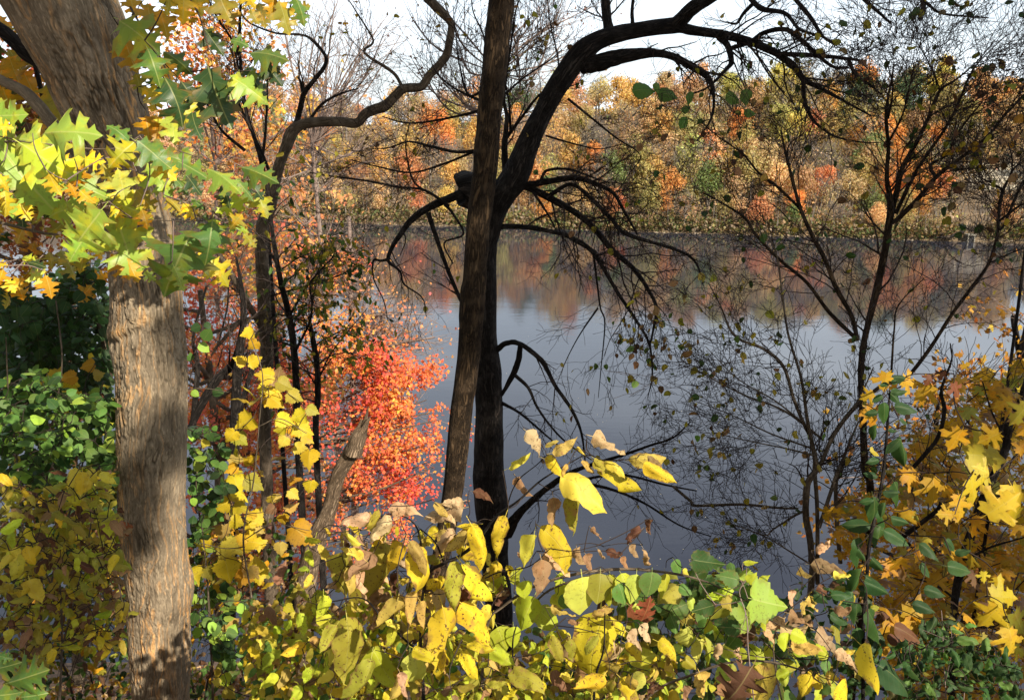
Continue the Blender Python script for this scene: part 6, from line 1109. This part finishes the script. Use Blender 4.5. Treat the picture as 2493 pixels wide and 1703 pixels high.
def lime_shrub():
    e = thing('lime_shrub', 'shrub with an arching grey stem hung with a row of smooth lime leaves', 'shrub', (.25, 2.2, 17.4)); skel, bases = [], []
    for p in [[('H', 960, 2200, 26), ('H', 960, 1400, 22), ('H', 1000, 1060, 20), ('H', 1090, 960, 20), ('H', 1250, 850, 20), ('H', 1400, 785, 19), ('H', 1640, 725, 22), ('H', 1900, 700, 22), ('H', 2080, 708, 20), ('I', 0, 740, 18), ('I', 180, 790, 12)], [('H', 1320, 920, 14), ('H', 1420, 840, 16), ('H', 1600, 770, 15), ('H', 1800, 715, 12)], [('H', 1180, 1200, 12), ('H', 1172, 1120, 9), ('H', 1160, 1080, 7)], [('H', 1600, 2200, 22), ('I', -250, 1588, 18), ('I', 60, 1420, 18), ('I', 350, 1330, 18), ('I', 600, 1330, 17), ('I', 840, 1390, 12)]]:
        limb(e, p, 2.1, 2.0, 'greybark', 'stem', 8, 6, .15, skel=skel)
    for h in [(1635, 755, 1625, 1010, 'l', 1.15), (1310, 890, 1200, 1112, 'L', .9), (1330, 970, 1475, 1112, 'L', 1.1), (1500, 780, 1480, 900, 'L', 1), (1430, 880, 1520, 970, 'L', 1), (1760, 730, 1740, 940, 'O', 1.2), (1825, 740, 1830, 960, 'L', .6), (1880, 800, 1930, 940, 'G', 1.2), (1900, 730, 1940, 870, 'L', 1.1), (2005, 735, 1965, 940, 'l', .8), (2000, 930, 2020, 1010, 'l', .9), (2110, 720, 2080, 890, 'G', 1.2), (2200, 730, 2180, 910, 'L', .7), (2260, 640, 2300, 740, 'G', 1), (1190, 700, 1210, 810, 'L', 1.2), (1240, 780, 1250, 900, 'L', 1.2), (1090, 750, 1080, 910, 'L', 1), (1180, 880, 1210, 960, 'O', 1), (1060, 1095, 1120, 1265, 'L', 1.1), (1170, 1090, 1170, 1240, 'L', .8), (1030, 1010, 1025, 1110, 'y', .5), (1470, 740, 1520, 830, 'L', 1), (1550, 720, 1500, 760, 'y', .7), (1700, 760, 1690, 860, 'G', 1.2), (2060, 960, 2120, 900, 'O', 1), (1480, 890, 1560, 960, 'G', 1)]:
        hero(e, 'H', *h[:5], rnd.uniform(1.95, 2.2), 'broad', 'leaf', h[5], bases=bases)
    for h in [(30, 1100, 30, 1240, 'l', 1.1), (110, 1180, 120, 1330, 'l', 1), (700, 1130, 700, 1260, 'L', 1), (740, 1130, 850, 1190, 'L', 1), (700, 1380, 690, 1500, 'l', .9), (590, 1210, 600, 1320, 'L', .9), (20, 1300, 90, 1390, 'O', 1), (520, 1345, 570, 1610, 'y', 1.3), (880, 1420, 800, 1560, 'Y', 1), (900, 1440, 960, 1500, 'Y', 1.2), (1060, 1480, 1130, 1610, 'Y', 1.2), (1215, 1215, 1345, 1530, 'Y', .6), (640, 1430, 740, 1400, 'L', 1), (980, 1400, 1060, 1460, 'Y', .8), (60, 890, 80, 1000, 'l', .7), (-20, 820, 70, 870, 'G', 1), (10, 700, 50, 750, 'y', .9), (560, 1030, 570, 1120, 'L', .8), (860, 1390, 900, 1440, 'Y', .8)]:
        hero(e, 'I', *h[:5], rnd.uniform(1.85, 2.15), 'broad', 'spotted' if h[4] in 'Yy' else 'leaf', h[5], bases=bases)
    scatter_leaves(e, 170, PG('I', (-700, 1100), (-300, 900), (0, 880), (300, 1050), (700, 1000), (1100, 1350), (1400, 1588), (-900, 1588)), (2.1, 3.0), .065, 'LGOLGDl', 'broad', 'leaf', bases, .9, .5, cl=.3)
    scatter_leaves(e, 90, PG('I', (-550, 740), (-200, 720), (150, 620), (500, 650), (640, 800), (300, 1050), (-300, 1050)), (2.3, 2.9), .075, 'GGDGO', 'broad', 'leaf', bases, .6, .6, cl=.2)
    mb = MB(); connect(mb, skel, bases, .0013, .8); mb.build('twigs', M['twig'], e, 'stuff')
    g = thing('young_grape_vine', 'green toothed grape leaves on red stalks at the lower right of the lime leaves', 'vine', (.8, 2.2, 17.4)); sk2, b2 = [], []
    limb(g, [('I', 500, 1700, 12), ('I', 450, 1250, 10), ('I', 440, 1030, 10), ('I', 390, 860, 9), ('I', 430, 780, 8), ('I', 440, 690, 5)], 2.0, 2.0, 'paletwig', 'stem', 6, 5, .1, skel=sk2)
    for h in [(490, 905, 720, 960, 'g', 1.15), (500, 890, 560, 760, 'G', 1.1), (440, 770, 450, 690, 'g', 1.2), (460, 790, 510, 720, 'L', 1), (440, 1030, 290, 1080, 'g', 1.1), (320, 840, 130, 920, 'L', .5), (370, 770, 220, 740, 'G', .8), (430, 660, 520, 655, 'L', .4), (540, 780, 600, 740, 'L', .7), (300, 900, 340, 990, 'd', .8), (90, 640, 300, 670, 'V', .7), (150, 800, 300, 820, 'V', .7), (200, 950, 60, 990, 'V', .8), (380, 1100, 240, 1090, 'V', .8)]: hero(g, 'I', *h[:5], rnd.uniform(1.85, 2.1), 'grape', wid=h[5], bases=b2)
    mb = MB(); connect(mb, sk2, b2, .0012, .5); mb.build('tendrils', M['paletwig'], g, 'stuff')
    d = thing('withered_shrub', 'withered sprig of curled tan dead leaves at the lower right, between lime shrub and vine', 'shrub', (1.05, 2.1, 17.3)); sk3, b3 = [], []
    for p in [[('I', 700, 1700, 14), ('I', 620, 1250, 12), ('I', 700, 1010, 10), ('I', 860, 980, 8), ('I', 940, 1100, 6)], [('I', 620, 1250, 10), ('I', 500, 1150, 8), ('I', 380, 1100, 6)], [('I', 700, 1010, 9), ('I', 740, 900, 7), ('I', 860, 780, 6), ('I', 960, 640, 4)], [('I', 640, 1300, 9), ('I', 500, 1290, 8), ('I', 200, 1220, 6)]]: limb(d, p, 2.1, 2.0, 'greybark', 'stem', 6, 5, .2, skel=sk3)
    for h in [(690, 1040, 560, 1130, 'b', 1), (560, 1100, 640, 1210, 'b', .9), (670, 1120, 860, 1110, 'b', .9), (740, 1230, 950, 1210, 'd', .8), (910, 1120, 1040, 1250, 'b', .9), (1040, 1260, 1190, 1340, 'b', .9), (1080, 1280, 1180, 1260, 'y', .8), (500, 1120, 310, 1110, 'K', 1.), (900, 570, 1020, 550, 'b', .9), (880, 670, 1140, 720, 'B', .7), (1030, 750, 1140, 720, 'y', .9), (800, 700, 880, 760, 'd', .9), (740, 840, 770, 960, 'b', .7), (730, 1000, 890, 1060, 'B', .8), (1030, 970, 1150, 1020, 'B', .9), (850, 900, 930, 970, 'd', .9), (280, 1220, 200, 1290, 'b', 1), (380, 1240, 420, 1330, 'b', .8), (420, 1500, 250, 1590, 'B', 1.2), (120, 1400, 180, 1560, 'd', 1), (60, 1500, 20, 1600, 'B', 1), (1000, 1420, 1010, 1500, 'd', .7), (820, 920, 850, 1000, 'd', .8)]: hero(d, 'I', *h[:5], rnd.uniform(1.85, 2.15), 'dry', wid=h[5] * 1.4, bases=b3)
    hero(d, 'I', 480, 1360, 300, 1588, 'K', 1.9, 'oak', 'dry', 1.1); hero(d, 'H', 2040, 1060, 2100, 880, 'R', 1.9, 'oak', 'dry', .8)
    scatter_leaves(d, 0, PG('I', (-600, 800), (200, 700), (700, 850), (1050, 700), (1420, 1000), (1500, 1588), (-600, 1588)), (2.7, 3.6), .075, 'VDVKBOD', 'ovate', 'leaf', None, .8, .5, mass_extra=420, mass_name='shaded_leaves', cl=.3)
    mb = MB(); connect(mb, sk3, b3, .0013, .6); mb.build('twigs', M['twig'], d, 'stuff')
lime_shrub()
bush('honeysuckle_shrub', 'dark green shrub with pale stalks in the lower right corner under the golden maple', 'shrub', (1.55, 2.9, 16.6), [[('I', 1800, 1700, 9), ('I', 1780, 1380, 8), ('I', 1765, 1050, 6), ('I', 1760, 980, 4)], [('I', 1790, 1450, 8), ('I', 1830, 1250, 6), ('I', 1825, 1090, 4)], [('I', 1900, 1700, 9), ('I', 1920, 1450, 7), ('I', 1900, 1230, 5)], [('I', 1600, 1100, 6), ('I', 1700, 1140, 5), ('I', 1820, 1190, 4)]],
     2.9, ('ovate', 'glossy', 'VDVDDVG', .06, 190), PG('I', (1430, 1250), (1700, 1000), (1950, 1080), (2050, 1180), (2330, 1380), (2330, 1588), (1550, 1588)), (2.6, 3.3), 30, bark='paletwig', cl=.35,
     heroes=[('I', 1820, 1110, 1910, 1110, 'G'), ('I', 1870, 1190, 2010, 1180, 'G'), ('I', 1740, 1160, 1630, 1150, 'G'), ('I', 1840, 1400, 1970, 1410, 'G'), ('I', 1750, 1300, 1660, 1290, 'G'), ('I', 1700, 1480, 1720, 1560, 'G'), ('I', 1790, 1060, 1720, 1090, 'D')])

# ---- trees behind the camera whose crowns shade the middle and right of the view
def shade_trees():
    US = np.array((math.cos(math.radians(40)), math.sin(math.radians(40)), 0)); VS = np.cross(SUN, US)
    if VS[2] < 0: VS = -VS
    def P3(u, v, t): return np.array((0, 0, 20.)) + US * u[..., None] + VS * v[..., None] + SUN * t[..., None]
    g = np.random.default_rng(77)
    def crown(name, label, base, n, umin, umax, vmin, vmax, t0, t1, test, hole, seed, sz=.30, tr=1.0):
        e = thing(name, label, 'tree', base)
        u, v, t = g.uniform(umin, umax, n), g.uniform(vmin, vmax, n), g.uniform(t0, t1, n)
        k = test(u, v); nz_ = fbm(np.stack((u * 1.5, v * 1.5, u * 0 + seed), -1), 3, seed); k &= nz_ > hole(u, v); u, v, t = u[k], v[k], t[k]; m = len(u); P = P3(u, v, t)
        mb = MB(); leaf_mass(mb, 'star', P, g.normal(size=(m, 3)), g.normal(size=(m, 3)) * .5 + SUN, g.uniform(.7, 1.3, m) * sz, np.tile(np.array(PAL['O']) * .8, (m, 1)) * g.uniform(.7, 1.2, (m, 1))); mb.build('crown', M['mass'], e, 'stuff')
        c = P.mean(0) if tr == 1.0 else P3(np.array([3.1]), np.array([2.4]), np.array([10.]))[0]; top = c + (c - np.array(base)) * np.array((.0, .0, .35)); mb = MB(); tube(mb, [np.array(base) - np.array((0, 0, .3)), (np.array(base) + c) / 2, c, top], np.array((.24, .19, .13, .04)) * tr, 10, 4, .1, 3); mb.build('trunk', M['greybark'], e)
        for i in range(12):
            q = P[g.integers(0, m)]; s = np.array(base) * .35 + c * .65; mb = MB(); tube(mb, [s, (s + q) / 2, q], np.array((.07, .05, .015)) * tr, 6, 3, .1, i); mb.build('limb', M['greybark'], e)
    # main crown
    def t1(u, v):
        left = np.where(v > 3.4, 2.95, np.where(v > .95, 3.05, 3.75)); right = np.where(v > 3.2, 7.0, 6.6)
        k = (u > left) & (u < right) & (v > -2.4) & (v < 8.6)
        for kk, x, y, r in (('I', 1980, 170, .13), ('I', 2230, 260, .17), ('I', 2200, 1200, .15), ('I', 2100, 1020, .12), ('F', 1390, 960, .10), ('F', 2060, 1530, .12), ('F', 1930, 900, .07)):
            q = cat(kk, x, y, 3.3) - CAM; k &= (u - q.dot(US)) ** 2 + (v - q.dot(VS)) ** 2 > (r + .16) ** 2
        return k
    def h1(u, v):
        h = np.full(u.shape, .30); h = np.where((u > 4.0) & (v < .9), .33, h); h = np.where((u < 3.5) & (v > .5), .42, h); return h
    crown('shade_oak', 'tall leafy oak behind the viewpoint on the right, casting the broad shade', (9.6, -5.0, 18.3), 7000, 2.9, 7.1, -2.4, 8.6, 11, 16, t1, h1, 4)
    # a thin crown that dapples the left
    spots = []
    for px, py, d, r in [(65, 30, 3.4, 60), (140, 15, 3.4, 40), (255, 40, 3.4, 26), (230, 350, 3.4, 40), (290, 440, 3.4, 34), (452, 770, 3.4, 32), (450, 860, 3.4, 22), (435, 1050, 3.4, 44), (375, 1080, 3.4, 40), (325, 1180, 3.4, 46), (340, 1225, 3.4, 36), (308, 1345, 3.4, 42),
                         (60, 700, 4.4, 120), (180, 760, 4.6, 110), (60, 880, 4.2, 70), (190, 1290, 2.9, 90), (150, 1400, 2.9, 80), (50, 1480, 2.9, 100), (90, 1220, 2.9, 60), (270, 1420, 2.9, 50), (40, 1640, 2.9, 90), (240, 1560, 2.9, 70), (200, 1470, 2.9, 60), (120, 1620, 2.9, 60), (250, 1330, 2.9, 40),
                         (640, 1330, 3.8, 40), (690, 850, 6.6, 90), (760, 700, 6.8, 90), (600, 420, 7.2, 90), (830, 280, 7.2, 120), (980, 120, 7.0, 120)]:
        q = at(px, py, d) - CAM; spots.append((float(q.dot(US)), float(q.dot(VS)), r * d / FPX * 1.15))
    def t2(u, v):
        k = np.zeros(u.shape, bool)
        for a, b, r in spots: k |= (u - a) ** 2 + (v - b) ** 2 < r * r
        return k
    crown('shade_sapling', 'thin-crowned young tree behind the viewpoint, dappling the big oak trunk', (4.6, -5.6, 18.3), 60000, min(s[0] - s[2] for s in spots), max(s[0] + s[2] for s in spots), min(s[1] - s[2] for s in spots), max(s[1] + s[2] for s in spots), 9, 11.5, t2, lambda u, v: np.full(u.shape, .24), 6, .09, .3)
    # the wood behind and beside the viewpoint, which keeps the open sky off the near leaves
    for i, (x, y, r, h, lab) in enumerate([(-7.5, -3.5, 3.8, 11, 'broad tree behind the viewpoint on the left'), (-3.0, -9.5, 4.2, 12, 'tall tree directly behind the viewpoint'), (3.0, -14.0, 4.2, 12, 'tree farther back behind the viewpoint'), (15.5, -5.0, 4.0, 10, 'rounded tree far to the right of the viewpoint'), (-8.5, 5.0, 3.4, 10, 'leafy tree just left of the view'), (11.5, 6.5, 2.6, 7.5, 'low leafy tree just right of the view')]):
        z = float(near_z(np.array([x]), np.array([y]))[0]); e = thing('woodland_tree', lab, 'tree', (x, y, z)); n = 2600
        d = g.normal(size=(n, 3)); d /= np.linalg.norm(d, axis=1)[:, None]; P = np.array((x, y, z + h * .6)) + d * np.array((r, r, h * .42)) * (g.uniform(size=n) ** .4)[:, None]
        mb = MB(); leaf_mass(mb, 'star', P, g.normal(size=(n, 3)), d + g.normal(size=(n, 3)) * .5, g.uniform(.25, .5, n), np.array([PAL[c] for c in 'OGVA'])[g.integers(0, 4, n)]); mb.build('crown', M['mass'], e, 'stuff')
        mb = MB(); tube(mb, [(x, y, z - .3), (x + .1, y, z + h * .4), (x, y + .2, z + h * .9)], (.22, .17, .04), 10, 4, .1, i); mb.build('trunk', M['greybark'], e)
shade_trees()
